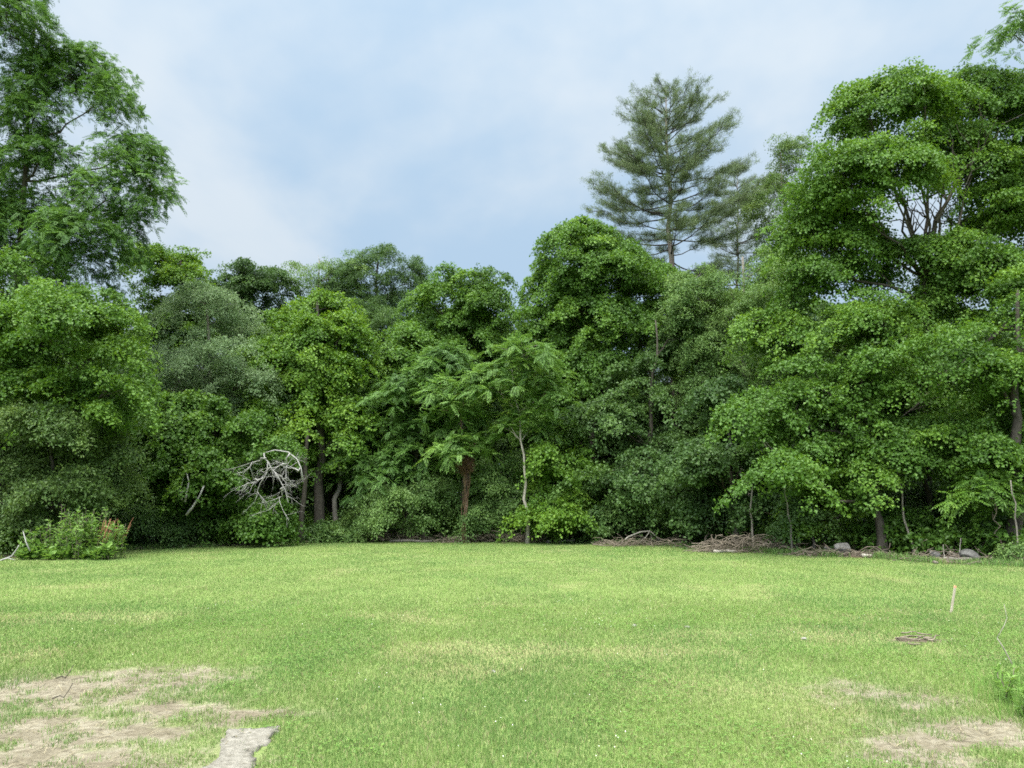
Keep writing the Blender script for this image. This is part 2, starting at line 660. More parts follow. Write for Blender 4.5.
# ------------------------------------------------------------------ grass
def blades(P, h, w, colr, lean=0.5, two=True):
    """curved blades standing on points P (N,2)"""
    n = len(P)
    base = np.concatenate([P, gz(P)[:, None] - 0.004], 1)
    a = rng.random(n) * 2 * np.pi
    side = np.stack([np.cos(a), np.sin(a), np.zeros(n)], 1)
    b = rng.random(n) * 2 * np.pi
    ln = (rng.random(n) ** 0.7)[:, None] * lean
    d = np.stack([np.cos(b), np.sin(b), np.zeros(n)], 1) * ln
    up = np.array([0, 0, 1.0])
    h = h[:, None]
    w = w[:, None]
    mid = base + up * h * .55 + d * h * .25
    tip = base + up * h * (1 - .35 * ln) + d * h * .95
    if two:
        v = np.stack([base - side * w * .5, base + side * w * .5, mid + side * w * .42, mid - side * w * .42, tip], 1).reshape(-1, 3)
        k = np.arange(n)[:, None] * 5
        q = k + np.array([[0, 1, 2, 3]])
        t = k + np.array([[3, 2, 4]])
        c = np.repeat(colr, 5, 0)
        return v, [q, t], c, 5
    v = np.stack([base - side * w * .5, base + side * w * .5, tip], 1).reshape(-1, 3)
    t = np.arange(n)[:, None] * 3 + np.array([[0, 1, 2]])
    return v, [t], np.repeat(colr, 3, 0), 3


def grass_color(P):
    n = len(P)
    lush = fbm(P * np.array([1.1, .55]), 0.55, 61, 5)            # darker, bluer strips
    yel = fbm(P * np.array([1.1, .6]), 0.8, 67, 5) + .035 * np.sin((P[:, 0] - .35 * P[:, 1]) * 5.2)
    dry = dry_amount(P)
    g0 = np.array([.15, .26, .072])
    g1 = np.array([.225, .33, .088])
    g2 = np.array([.32, .385, .155])
    t = np.clip((yel - .3) * 2.2, 0, 1)[:, None]
    c = g0 * (1 - t) + g1 * t
    c = c * (1 - .13 * np.clip((lush - .52) * 4, 0, 1)[:, None])
    r = rng.random(n)[:, None]
    c = c * (0.86 + .28 * r)
    c = np.where(rng.random(n)[:, None] < .10 + .22 * t, g2 * (0.8 + .4 * r), c)
    straw = np.array([.37, .33, .18]) * (0.65 + .55 * rng.random(n)[:, None])
    c = np.where((rng.random(n) < .07 + .42 * dry)[:, None], straw, c)
    return c * .9


def build_grass():
    mat = vcol_mat('grass_blade', 'blade_colour', rough=.6, trans=.42, spec=.15)
    zones = [(3.6, 8.0, 6200, .044, .0042, True), (8.0, 13.0, 2800, .048, .0065, True), (13.0, 22.0, 1000, .052, .011, False), (22.0, 41, 420, .055, .017, False)]
    for zi, (y0, y1, dens, h, w, two) in enumerate(zones):
        ba, bb = (0 if zi == 0 else y0 * .16), (0 if zi == 3 else y1 * .16)
        ya, yb = y0, y1
        y0, y1 = y0 - ba, y1 + bb
        x0 = -0.78 * y1 - 5.0
        A = (y1 - y0) * (-2 * x0)
        n = int(A * dens)
        P = np.stack([rng.uniform(x0, -x0, n), rng.uniform(y0, y1, n)], 1)
        P = P[np.abs(P[:, 0]) < 0.78 * P[:, 1] + 5.0]
        wgt = np.ones(len(P))
        if ba:
            wgt *= np.clip((P[:, 1] - ya + ba) / (2 * ba), 0, 1)
        if bb:
            wgt *= np.clip((yb + bb - P[:, 1]) / (2 * bb), 0, 1)
        P = P[rng.random(len(P)) < wgt]
        ed = P[:, 1] - edge_y(P[:, 0]) + (fbm(P, .5, 41, 3) - .5) * 2.2 + (fbm(P, 2.5, 47, 2) - .5) * .8
        keep = rng.random(len(P)) < np.clip(-ed / .9 + .12, 0, 1)
        keep &= rng.random(len(P)) > bare_amount(P) * (1.1 - .72 * np.clip((fbm(P, 5, 123, 4) - .42) * 5, 0, 1)) - .05
        keep &= rng.random(len(P)) > mud_amount(P)
        keep &= rng.random(len(P)) > dry_amount(P) * .25
        keep &= (~path_inside(P)) | (rng.random(len(P)) < .03 + .9 * (.55 * fbm(P, 3, 88, 3) + .45 * fbm(P, 9, 89, 3) < .385))
        P = P[keep]
        hh = h * (0.55 + .9 * rng.random(len(P)) ** 1.5) * (0.65 + .8 * fbm(P, 1.4, 55, 3)) * (1 - .4 * dry_amount(P))
        # grass stands taller at the rim of the bare patch
        v, f, c, k = blades(P, hh, w * (0.7 + .6 * rng.random(len(P))), grass_color(P), lean=.9, two=two)
        me = mesh_np('grass', v, f, mat, True, point_col={'blade_colour': c})
        o = link('grass', me)
        tag(o, 'short mown green grass of the lawn, yellowed in places', 'grass', kind='stuff')
    # longer unmown grass along the edge of the wood
    n = 60000
    x = rng.uniform(-27, 25, n)
    P = np.stack([x, edge_y(x) + rng.normal(.25, .55, n) - (fbm(np.stack([x, x * 0 + 7], 1), .5, 45, 3) - .5) * 1.6], 1)
    P = P[fbm(P, 1.1, 46, 3) > .47]
    n = len(P)
    v, f, c, k = blades(P, rng.uniform(.06, .30, n) * (.5 + fbm(P, .6, 48, 3)), rng.uniform(.010, .018, n), np.array([.125, .225, .06]) * rng.uniform(.7, 1.35, (n, 1)) * np.where(rng.random((n, 1)) < .15, np.array([[1.6, 1.1, 1.2]]), 1), lean=.9, two=True)
    o = link('grass', mesh_np('grass', v, f, mat, True, point_col={'blade_colour': c}))
    tag(o, 'longer unmown grass in ragged tufts along the wood edge', 'grass', kind='stuff')
    # straw lying on the bare soil
    n = 26000
    P = np.stack([rng.uniform(-7, 7, n), rng.uniform(4.5, 10.5, n)], 1)
    P = P[rng.random(n) < np.clip(bare_amount(P) * .5 + dry_amount(P) * .22, 0, 1)]
    n = len(P)
    b = np.concatenate([P, gz(P)[:, None] + .006 + .02 * rng.random((n, 1))], 1)
    a = rng.random(n) * 2 * np.pi
    d = np.stack([np.cos(a), np.sin(a), rng.normal(0, .25, n)], 1) * (.02 + .05 * rng.random(n))[:, None]
    s = np.stack([-np.sin(a), np.cos(a), np.zeros(n)], 1) * .0022
    v = np.stack([b - d - s, b - d + s, b + d + s, b + d - s], 1).reshape(-1, 3)
    c = np.repeat(np.array([.33, .29, .19]) * (.5 + .8 * rng.random((n, 1))), 4, 0)
    o = link('straw', mesh_np('straw', v, [np.arange(n * 4).reshape(-1, 4)], mat, point_col={'blade_colour': c}))
    tag(o, 'dead straw lying over the bare sandy soil', 'straw', kind='stuff')


build_grass()


# ------------------------------------------------------------------ foliage
class Leaves:
    def __init__(self):
        self.v, self.t = [], []

    def quads(self, base, d, nrm, length, width, tint, fold=.16):
        """one folded diamond leaf per row: base point, growing direction, face normal"""
        d = unit(d)
        s = unit(np.cross(d, nrm))
        n2 = np.cross(s, d)
        L, W = length[:, None], width[:, None]
        mid = base + d * L * .45
        tip = base + d * L - n2 * L * .12
        a = mid + s * W * .5 + n2 * W * fold
        b = mid - s * W * .5 + n2 * W * fold
        self.v.append(np.stack([base, a, tip, b], 1).reshape(-1, 3))
        self.t.append(tint)

    def mesh(self, name, mat):
        v = np.concatenate(self.v)
        t = np.concatenate(self.t)
        return mesh_np(name, v, [np.arange(len(v)).reshape(-1, 4)], mat, False, face_attr={'tint': t})

    def count(self):
        return sum(len(t) for t in self.t)


def rand_dirs(n):
    return unit(rng.normal(size=(n, 3)))


UP = np.array([0, 0, 1.0])


def sprays_to_leaves(lv, pos, nrm, tint, kind, size=1.0, nl=14, spread=.42):
    """leaf sprays at pos with local up nrm"""
    n = len(pos)
    if n == 0:
        return
    if kind in ('broad', 'fine'):
        k = nl
        p = np.repeat(pos, k, 0)
        nn = np.repeat(nrm, k, 0)
        off = rand_dirs(n * k) * (rng.random((n * k, 1)) ** .5) * spread
        off = off - nn * (np.sum(off * nn, 1, keepdims=True)) * .6
        r2 = np.sum(off * off, 1, keepdims=True) / spread ** 2
        p = p + off - UP * r2 * spread * .30
        ln = unit(nn * .9 + off * .8 / spread + rng.normal(0, .33, (n * k, 3)))
        d = unit(off + rng.normal(0, .25, (n * k, 3)) - UP * .30 * spread)
        L = size * (.5 + .9 * rng.random(n * k))
        W = L * ((.88 if kind == 'broad' else .55) * (.85 + .3 * rng.random(n * k)))
        t = np.repeat(tint, k) + rng.normal(0, .06, n * k)
        lv.quads(p, d, ln, L, W, t)
    elif kind == 'pinnate':
        nf = nl                         # fronds in each rosette
        prs, wr = (6, .46) if size < .6 else (8, .34)                         # leaflet pairs on each frond
        m = n * nf
        p = np.repeat(pos, nf, 0)
        nn = np.repeat(nrm, nf, 0)
        rd = rand_dirs(m)
        rd = rd - nn * np.sum(rd * nn, 1, keepdims=True) * .75
        d = unit(rd + nn * .25)
        FL = size * (.7 + .6 * rng.random(m))
        s = unit(np.cross(d, UP + rng.normal(0, .15, (m, 3))))
        t0 = np.repeat(tint, nf) + rng.normal(0, .07, m)
        for q in range(prs):
            u = .22 + .75 * (q + .5) / prs
            c = p + d * (FL * u)[:, None] - UP * (FL * .37 * u * u)[:, None]
            loc = unit(d - UP * (.74 * u))
            up_ = np.cross(s, loc)
            ll = FL * .235 * (1 - .5 * abs(u - .5)) * (.9 + .2 * rng.random(m))
            for sg in (-1, 1):
                dd = unit(s * sg + loc * .45 - UP * .22 + rng.normal(0, .08, (m, 3)))
                lv.quads(c, dd, up_ + rng.normal(0, .12, (m, 3)), ll, ll * wr, t0, fold=.08)
        dd = unit(d - UP * .60)
        lv.quads(p + d * FL[:, None] * .95 - UP * (FL * .33)[:, None], dd, np.cross(s, dd), FL * .25, FL * .09, t0)
    elif kind == 'needle':
        k = nl
        p = np.repeat(pos, k, 0)
        nn = np.repeat(nrm, k, 0)
        d = unit(nn + rng.normal(0, .55, (n * k, 3)))
        p = p + rng.normal(0, spread, (n * k, 3))
        L = size * (.7 + .6 * rng.random(n * k))
        lv.quads(p, d, rand_dirs(n * k), L, L * .085, np.repeat(tint, k) + rng.normal(0, .07, n * k), fold=0)


def crown_clumps(ells, rc, cover, voids=(), inner=.25, seed=0, up_bias=.76, gap=.33):
    """centres, normals and radii of leaf clumps on the shells of a set of ellipsoids"""
    C = np.array([e[0] for e in ells])
    Rr = np.array([e[1] for e in ells])
    out_p, out_n, out_d = [], [], []
    for i in range(len(ells)):
        a, b, c = Rr[i]
        area = 4 * np.pi * (((a * b) ** 1.6 + (a * c) ** 1.6 + (b * c) ** 1.6) / 3) ** (1 / 1.6)
        n = max(4, int(area / (np.pi * rc * rc) * cover))
        d = rand_dirs(n)
        rad = np.where(rng.random(n) < inner, rng.uniform(.25, .7, n), np.where(rng.random(n) < .1, rng.uniform(1.0, 1.18, n), rng.uniform(.70, 1.04, n)))
        p = C[i] + d * rad[:, None] * Rr[i]
        keep = np.ones(n, bool)
        for j in range(len(ells)):
            if j != i:
                q = np.linalg.norm((p - C[j]) / Rr[j], axis=1)
                keep &= (q > .78) | (rng.random(n) < .18)
        nz_ = noise(p, 1 / (rc * 2.2), seed)
        keep &= nz_ > gap
        keep &= ~((d[:, 2] < -.35) & (rng.random(n) < .45))
        for (vc, vr) in voids:
            keep &= np.linalg.norm((p - vc) / vr, axis=1) > 1
        keep &= p[:, 2] > .35
        p, d = p[keep], d[keep]
        out_p.append(p)
        out_d.append(d)
        out_n.append(unit(unit(d / Rr[i] * Rr[i].mean()) * (1 - up_bias) + UP * up_bias + rng.normal(0, .12, (len(p), 3))))
    return np.concatenate(out_p), np.concatenate(out_n), np.concatenate(out_d)


LEAF_COUNT = [0]


def make_crown(clp, cln, rc, kind, size, nl, spread, nsp, flat=.26, tint0=.35, out=None):
    lv = Leaves()
    m = len(clp)
    r = rc * (.5 + 1.0 * rng.random(m))
    k = nsp
    t = np.repeat(tint0 + .04 + rng.normal(0, .14, m), k)
    P = np.repeat(clp, k, 0)
    N = np.repeat(cln, k, 0)
    RR = np.repeat(r, k)[:, None]
    # each clump is a bough: long in the direction it grows, drooping to its tip, ragged at the edges
    o1 = out if out is not None else rand_dirs(m)
    o1 = unit(o1 * np.array([1, 1, .25]) + rng.normal(0, .35, (m, 3)))
    o1 = unit(o1 - cln * np.sum(o1 * cln, 1, keepdims=True))
    o2 = np.cross(cln, o1)
    ar = np.repeat(rng.uniform(.45, .95, m), k)[:, None]
    rr_ = rng.random((m * k, 1)) ** .5 * (1 + .35 * (rng.random((m * k, 1)) < .12))
    th = rng.random((m * k, 1)) * 2 * np.pi
    ca, sa = np.cos(th) * rr_, np.sin(th) * rr_
    off = np.repeat(o1, k, 0) * ca * 1.35 + np.repeat(o2, k, 0) * sa * ar
    tipd = np.clip(ca + .2, 0, 2)
    pos = P + off * RR + N * RR * flat * (1 - 1.2 * rr_ ** 2) - UP * RR * (.34 * tipd ** 2 + .18 * sa ** 2) + rng.normal(0, .07, (m * k, 3))
    nr = unit(N + off * .6 + rng.normal(0, .15, (m * k, 3)))
    sprays_to_leaves(lv, pos, nr, t + rng.normal(0, .05, m * k), kind, size, nl, spread)
    LEAF_COUNT[0] += lv.count()
    return lv


def make_wood(base, top, trunk_r, ells, clp, lean_pts=None, twig_share=.6, min_r=.012, limb_r=.4):
    """trunk mesh data and branch mesh data"""
    tr, br = Tubes(), Tubes()
    n = 9
    path = [np.array(base)] + [np.array(q) for q in (lean_pts or [])] + [np.array(top)]
    path = np.array(path)
    tt = np.concatenate([[0], np.cumsum(np.linalg.norm(np.diff(path, axis=0), axis=1))])
    u = np.linspace(0, tt[-1], n + 4)
    pts = np.stack([np.interp(u, tt, path[:, k]) for k in range(3)], 1)
    pts[1:-1] += rng.normal(0, .05 + trunk_r * .18, pts[1:-1].shape) * np.array([1, 1, .2])
    s = np.linspace(0, 1, len(pts))
    rad = trunk_r * (1 - .78 * s) * (1 + .55 * np.exp(-s * 22))
    pts[0, 2] -= .25
    tr.add(pts, rad, 10, .06)
    nodes = [(pts[i], rad[i]) for i in range(len(pts)) if s[i] > .28]
    for (c, r) in ells:
        zt = c[2] - .55 * r[2] - .25 * np.linalg.norm(c[:2] - pts[:, :2].mean(0))
        i = int(np.clip(np.argmin(np.abs(pts[:, 2] - zt)), 3, len(pts) - 2))
        lp = wander(pts[i], c + np.array([0, 0, .3 * r[2]]), 7, .06, -.05)
        r0 = min(rad[i] * .62, trunk_r * limb_r)
        lr = np.linspace(r0, r0 * .3, 7)
        br.add(lp, lr, 7, .05)
        nodes += [(lp[q], lr[q]) for q in range(2, 7)]
    NP = np.array([q[0] for q in nodes])
    NR = np.array([q[1] for q in nodes])
    idx = np.where(rng.random(len(clp)) < twig_share)[0]
    for i in idx:
        dv = clp[i] - NP
        dist = np.linalg.norm(dv, axis=1) + np.where(dv[:, 2] < .1, 1.5, 0)
        j = int(np.argmin(dist))
        tp = wander(NP[j], clp[i], 5, .07, .06)
        L = np.linalg.norm(clp[i] - NP[j])
        r0 = min(NR[j] * .55, .02 + .011 * L)
        br.add(tp, np.linspace(max(r0, min_r), min_r * .7, 5), 4)
    return tr, br


def px_ells(lobes, Y, depth=.9):
    """crown masses from (px, py, rx, ry, dY): each at its own distance Y + dY, with true radii"""
    E = []
    for lb in lobes:
        px, py, rx, ry = lb[:4]
        dy = lb[4] if len(lb) > 4 else rng.uniform(-1, 1) * 1.6
        Yc = Y + dy
        c = at(px, py, Yc)
        k = Yc / ray(px, py)[1] / FOC
        rw, rh = rx * k, ry * k
        E.append((c, np.array([rw, max(rw, rh) * depth, rh])))
    return E


KIND = {  # leaf shape, leaf size, leaves per spray, spray spread, sprays per clump, clump radius, cover
    'maple': ('broad', .125, 26, .36, 23, .92, 1.8),
    'fine': ('fine', .105, 30, .36, 22, .9, 1.75),
    'pinnate': ('pinnate', .42, 7, .25, 10, .9, 1.5),
    'frond': ('pinnate', .72, 7, .25, 4, .62, 1.5),
    'shrub': ('broad', .12, 16, .32, 22, .75, 1.9),
}


def tree(name, label, cat, Y, base_px, lobes, kind, mat, bark='dark', trunk_r=.22, group=None, cover=1.0, gap=.30, voids=(), top=None,
         lean=None, inner=.3, size=1.0, tint=.35, base_Y=None, twigs=.6, depth=.9, rc_k=1.0, dens=1.0, limb_r=.4, up_bias=.76, seed=0, forks=()):
    global rng
    rng = np.random.default_rng(zlib.crc32(label.encode()) + seed)      # every tree grows on its own seed
    E = px_ells(lobes, Y, depth)
    if kind in ('maple', 'fine') and cat == 'tree':                       # break each mass into uneven smaller ones
        S = []
        for c_, r_ in E:
            for _ in range(3):
                S.append((c_ + rand_dirs(1)[0] * r_ * rng.uniform(.25, .62), r_ * rng.uniform(.52, .82) * np.array([rng.uniform(.85, 1.15), 1, rng.uniform(.75, 1.1)])))
        E_big, E = E, S
    else:
        E_big = E
    bx = at(base_px, 530, base_Y or Y)
    base = np.array([bx[0], bx[1], 0.0])
    base[2] = gz(base[None, :2])[0]
    shp, sz, nl, spread, nsp, rc, cov = KIND[kind]
    rc = rc * rc_k
    V = []
    for (vx, vy, vrx, vry, vdep) in voids:
        c = at(vx, vy, Y)
        k = Y / ray(vx, vy)[1] / FOC
        V.append((c, np.array([vrx * k, vdep, vry * k])))
    if shp == 'broad' and Y < 31:
        size, dens = size * .84, dens * 1.3
    clp, cln, cld = crown_clumps(E, rc, cov * cover, V, inner, seed=int(rng.integers(1e6)), gap=gap, up_bias=up_bias)
    lv = make_crown(clp, cln, rc, shp, sz * size, nl, spread, max(3, int(nsp * dens)), tint0=tint, out=cld)
    if top is None:
        zc = np.array([e[0] for e in E])
        hi = np.argmax(zc[:, 2])
        tp = np.array([zc[:, 0].mean() * .5 + zc[hi, 0] * .5, zc[:, 1].mean(), zc[hi, 2]])
    else:
        tp = at(top[0], top[1], Y)
    ln = [at(q[0], q[1], Y) for q in lean] if lean else None
    tr, br = make_wood(base, tp, trunk_r, E_big, clp, ln, twigs, limb_r=limb_r)
    for pts, r0, r1 in forks:
        fp = np.array([at(q[0], q[1], Y + q[2]) for q in pts])
        u_ = np.linspace(0, len(fp) - 1, 9)
        fp = np.stack([np.interp(u_, range(len(fp)), fp[:, k_]) for k_ in range(3)], 1)
        fp[1:-1] += rng.normal(0, .07, (7, 3))
        br.add(fp, np.linspace(r0, r1, 9), 8, .05)
        for q in range(3, 9):
            for _ in range(4):
                dv = unit(rng.normal(0, .6, 3) + np.array([0, 0, .8]))
                br.add(wander(fp[q], fp[q] + dv * rng.uniform(1.0, 2.2), 5, .06), np.linspace(.035, .01, 5), 4)
    root = thing(name, label, cat, base, group)
    for nm, me in (('trunk', tr.mesh('trunk', BARK[bark])), ('branches', br.mesh('branches', BARK[bark])), ('crown', lv.mesh('crown', LM[mat]))):
        o = link(nm, me, root)
        o.location = -base
        # keep the origin of each part at the base of its thing
        me.transform(__import__('mathutils').Matrix.Translation(-Vector(base)))
        o.location = (0, 0, 0)
    return root


def copy_tree(root, loc, rz, sc, label):
    c = root.copy()
    col.objects.link(c)
    c.location = loc
    c.rotation_euler = (0, 0, rz)
    c.scale = sc
    c['label'] = label
    for ch in list(root.children):
        k = ch.copy()
        col.objects.link(k)
        k.parent = c
    return c


G_EDGE = 'trees along the edge of the wood'
G_BACK = 'trees standing back in the wood'

# --- left side
tree('walnut_tree', 'tall open walnut tree with feathery leaves and sky gaps, rising highest on the left', 'tree', 31, 10,
     [(0, -40, 50, 50), (5, 30, 42, 40), (75, 78, 46, 36), (25, 95, 45, 32), (110, 100, 20, 26), (45, 165, 38, 28), (135, 160, 34, 26), (150, 200, 26, 28), (100, 185, 34, 30),
      (125, 235, 36, 30), (70, 240, 44, 36), (20, 225, 44, 46), (40, 110, 30, 40), (15, 262, 44, 34), (80, 265, 44, 26), (-60, 60, 60, 80), (-50, 190, 60, 70)],
     'pinnate', 'pinnate', 'dark', .20, G_EDGE, cover=2.1, gap=.36, size=.95, top=(35, 20), lean=[(5, 400), (22, 240)], tint=.22, up_bias=.5)
tree('maple_tree', 'broad bright green maple filling the left edge below the walnut', 'tree', 27.5, 40,
     [(60, 312, 62, 44), (118, 345, 36, 44), (15, 345, 66, 60), (75, 395, 60, 40), (5, 420, 60, 44), (-70, 370, 70, 90), (110, 395, 36, 30)],
     'maple', 'maple', 'dark', .24, G_EDGE, tint=.42, cover=1.1, base_Y=30.5)
tree('vine_covered_tree', 'dull green small tree hung with vines under the broad left maple', 'tree', 27.5, 55,
     [(45, 455, 52, 44), (95, 450, 32, 44), (-15, 470, 50, 54), (60, 495, 50, 34), (108, 485, 22, 32), (-80, 470, 60, 66), (45, 430, 46, 26)], 'fine', 'dull', 'dark', .13, G_EDGE, depth=.55, rc_k=.75, cover=1.1, tint=.4)
tree('maple_tree', 'yellow-green tree top behind the left maple and beside the walnut', 'tree', 44, 178,
     [(178, 262, 36, 22), (208, 286, 40, 34), (160, 305, 34, 36), (190, 340, 45, 40)], 'maple', 'yellow', 'dark', .22, G_BACK, tint=.45)
tree('maple_tree', 'dark green rounded tree behind the silvery one, left of the pale airy tree', 'tree', 48, 240,
     [(238, 282, 32, 26), (268, 296, 30, 28), (250, 330, 48, 44)], 'maple', 'deep', 'dark', .22, G_BACK)
tree('silver_maple', 'silvery blue-green tree with fine leaves behind the bleached dead branches', 'tree', 37, 215,
     [(208, 318, 38, 26), (200, 368, 54, 42), (245, 385, 34, 40), (165, 375, 32, 46), (235, 345, 30, 30)], 'fine', 'blue', 'grey', .22, G_EDGE, tint=.48)
tree('young_maple', 'bushy dark-leaved young maple with branches down to the grass on the left', 'tree', 33.5, 205,
     [(170, 425, 46, 36), (215, 450, 46, 40), (150, 478, 42, 44), (205, 495, 55, 34), (250, 430, 26, 24), (285, 440, 22, 18, -.5), (130, 500, 30, 36)],
     'maple', 'maple', 'dark', .14, G_EDGE, tint=.28, rc_k=.85)
tree('maple_tree', 'bright yellow-green maple with upright oval crown right of the bleached branches', 'tree', 38, 322,
     [(316, 312, 32, 26), (296, 352, 42, 36), (338, 352, 32, 44), (320, 400, 48, 42), (288, 420, 34, 28), (345, 425, 28, 42), (312, 450, 30, 24), (300, 330, 36, 34)],
     'maple', 'yellow', 'dark', .27, G_EDGE, tint=.42, gap=.2, cover=1.2)
tree('locust_tree', 'pale airy see-through tree top showing above the bright yellow-green maple', 'tree', 50, 316,
     [(318, 262, 28, 24), (300, 268, 20, 18), (350, 268, 16, 26), (318, 300, 34, 34)], 'fine', 'pale', 'grey', .16, G_BACK, gap=.38, cover=1.1, dens=.75)
tree('maple_tree', 'dark blunt-topped tree behind, between airy tree and round maple', 'tree', 50, 378,
     [(358, 276, 26, 28), (385, 272, 28, 26), (412, 282, 22, 28), (380, 315, 52, 44), (345, 300, 30, 40), (380, 350, 50, 40)], 'fine', 'deep', 'dark', .25, G_BACK, tint=.42)
tree('ash_tree', 'slim mid-green tree in front of the dark blunt-topped one', 'tree', 42, 398,
     [(400, 345, 26, 22), (392, 385, 36, 40), (415, 380, 26, 36), (375, 420, 30, 34)], 'maple', 'maple', 'dark', .18, G_EDGE, tint=.40)
tree('maple_tree', 'round-topped mid-green maple at the skyline left of centre', 'tree', 44, 466,
     [(462, 298, 42, 34), (436, 312, 28, 38), (494, 318, 28, 34), (470, 350, 54, 42)], 'maple', 'maple', 'dark', .26, G_BACK, tint=.36)
tree('walnut_tree', 'drooping large-leaved young walnut left of the trunk wrapped in dead vines', 'tree', 38.5, 405,
     [(388, 425, 36, 40), (420, 398, 34, 32), (390, 475, 34, 32), (442, 372, 30, 26), (425, 440, 30, 34), (365, 455, 24, 36)], 'pinnate', 'pinnate', 'dark', .14, G_EDGE, tint=.34, cover=1.5, size=1.15, rc_k=.8)

# --- the two slender trees of heaven in front
tree('tree_of_heaven', 'slender young tree with frond-like leaves on the trunk wrapped in dead vines', 'tree', 36.2, 465,
     [(450, 396, 20, 16), (470, 446, 32, 7, -.8), (484, 388, 20, 17), (446, 456, 14, 8), (474, 415, 22, 14), (458, 430, 16, 12)], 'frond', 'frond', 'red', .065, G_EDGE, top=(460, 395), lean=[(466, 470)], tint=.36, cover=1.25, twigs=.9, gap=.3, size=.85)
tree('tree_of_heaven', 'slender young tree with bare pale trunk and frond-like leaves at the centre', 'tree', 35.6, 527,
     [(520, 358, 34, 18), (494, 374, 22, 16), (550, 368, 20, 15), (500, 396, 20, 15), (545, 396, 20, 15), (536, 424, 14, 11), (512, 425, 12, 9)], 'frond', 'frond', 'pale', .085, G_EDGE, top=(512, 370),
     lean=[(526, 480), (519, 420)], tint=.36, cover=1.3, twigs=.9, gap=.3, size=.85)

# --- the middle
tree('maple_tree', 'big dark-trunked maple reaching the skyline left of the pine', 'tree', 40.5, 598,
     [(570, 250, 42, 30), (615, 262, 40, 34), (552, 292, 34, 36), (645, 300, 30, 36), (598, 322, 60, 42), (585, 385, 56, 48), (560, 430, 40, 34), (590, 285, 46, 40), (630, 340, 46, 40), (555, 335, 36, 40)], 'maple', 'maple', 'dark', .28, G_EDGE, tint=.36, gap=.2, cover=1.25)
tree('young_maple', 'dark glossy young maple standing below the pine, right of the slender pale trunk', 'tree', 36.5, 640,
     [(650, 385, 40, 36), (622, 425, 44, 44), (668, 440, 40, 46), (600, 410, 30, 36), (640, 475, 44, 30), (675, 340, 28, 34)], 'maple', 'deep', 'dark', .16, G_EDGE, tint=.42)
tree('beech_tree', 'light green fine-leaved tree between the pine and the big right maple', 'tree', 37, 745,
     [(730, 295, 38, 32), (715, 345, 42, 44), (765, 305, 36, 44), (750, 385, 44, 40), (700, 395, 30, 34), (775, 262, 24, 22), (702, 335, 32, 40), (690, 296, 22, 28)], 'fine', 'pale', 'grey', .22, G_EDGE, tint=.36, cover=1.2, gap=.26)
tree('young_maple', 'dark young maple in the shade below the light green fine-leaved tree', 'tree', 31.5, 735,
     [(725, 420, 40, 34), (745, 465, 46, 38), (705, 460, 34, 40), (770, 440, 30, 36)], 'maple', 'deep', 'dark', .13, G_EDGE, tint=.32, rc_k=.85)

# --- the right
tree('maple_tree', 'huge spreading maple with forked trunk and sky showing through its crown on the right', 'tree', 29.5, 925,
     [(866, 112, 42, 38), (925, 92, 54, 32), (990, 88, 50, 34), (842, 185, 42, 46), (815, 255, 38, 46), (788, 325, 40, 44), (860, 265, 40, 40), (880, 325, 60, 40), (985, 160, 40, 44), (1050, 170, 50, 80),
      (985, 265, 48, 40), (885, 165, 40, 34), (940, 300, 48, 36), (1060, 300, 50, 60), (830, 215, 34, 40), (905, 260, 34, 26), (955, 140, 44, 30), (1010, 215, 36, 36), (870, 215, 34, 30)],
     'maple', 'maple', 'dark', .36, G_EDGE, voids=[(916, 206, 12, 11, 9), (952, 197, 10, 7, 9), (943, 226, 9, 7, 9), (985, 203, 10, 5, 9), (886, 190, 7, 5, 9), (902, 176, 6, 4, 9), (930, 178, 7, 5, 9), (905, 232, 6, 5, 9), (972, 222, 6, 5, 9), (1005, 190, 6, 5, 9)] + [(rng.uniform(862, 1012), rng.uniform(150, 238), rng.uniform(3, 6), rng.uniform(3, 5), 9) for _ in range(18)], gap=.17, cover=1.45,
     forks=[([(921, 262, 0), (914, 225, .3), (893, 175, .8)], .11, .04), ([(924, 258, 0), (938, 222, -.4), (955, 180, -.8), (985, 145, -1)], .12, .03), ([(922, 262, 0), (929, 220, .5), (925, 150, 1)], .10, .03), ([(928, 252, 0), (958, 226, .8), (1003, 190, 1.5)], .09, .03)],
     top=(923, 255), lean=[(926, 430)], base_Y=32, tint=.42, limb_r=.5)
tree('maple_tree', 'low-branched maple with layered drooping boughs in front of the forked maple', 'tree', 27, 880,
     [(770, 410, 38, 36), (820, 392, 46, 38), (880, 375, 56, 36), (835, 455, 48, 36), (900, 445, 50, 36), (940, 395, 40, 34), (775, 470, 28, 30), (935, 450, 36, 34), (870, 485, 44, 26)],
     'maple', 'maple', 'dark', .17, G_EDGE, tint=.36)
tree('maple_tree', 'leafy maple overhanging the stones at the right edge', 'tree', 25, 1010,
     [(1000, 390, 52, 42), (975, 448, 42, 34), (1035, 310, 52, 56), (1020, 465, 44, 36), (955, 345, 34, 30), (1075, 420, 60, 80)],
     'maple', 'maple', 'dark', .24, G_EDGE, tint=.36)
tree('walnut_tree', 'feathery walnut top leaning in at the upper right corner', 'tree', 27.5, 1130,
     [(1008, 34, 17, 18), (1040, 22, 24, 24), (1105, 35, 40, 44), (1150, 140, 50, 70)], 'pinnate', 'pinnate', 'grey', .25, G_EDGE, tint=.36, gap=.2, cover=1.2)
tree('locust_tree', 'thin airy tree with small leaves between the pine and the big right maple skyline', 'tree', 47, 800,
     [(785, 160, 24, 22), (795, 195, 26, 26), (770, 185, 22, 20), (760, 215, 24, 24), (800, 240, 34, 40)], 'fine', 'dull', 'grey', .17, G_BACK, gap=.3, cover=1.5, dens=.75, tint=.5)


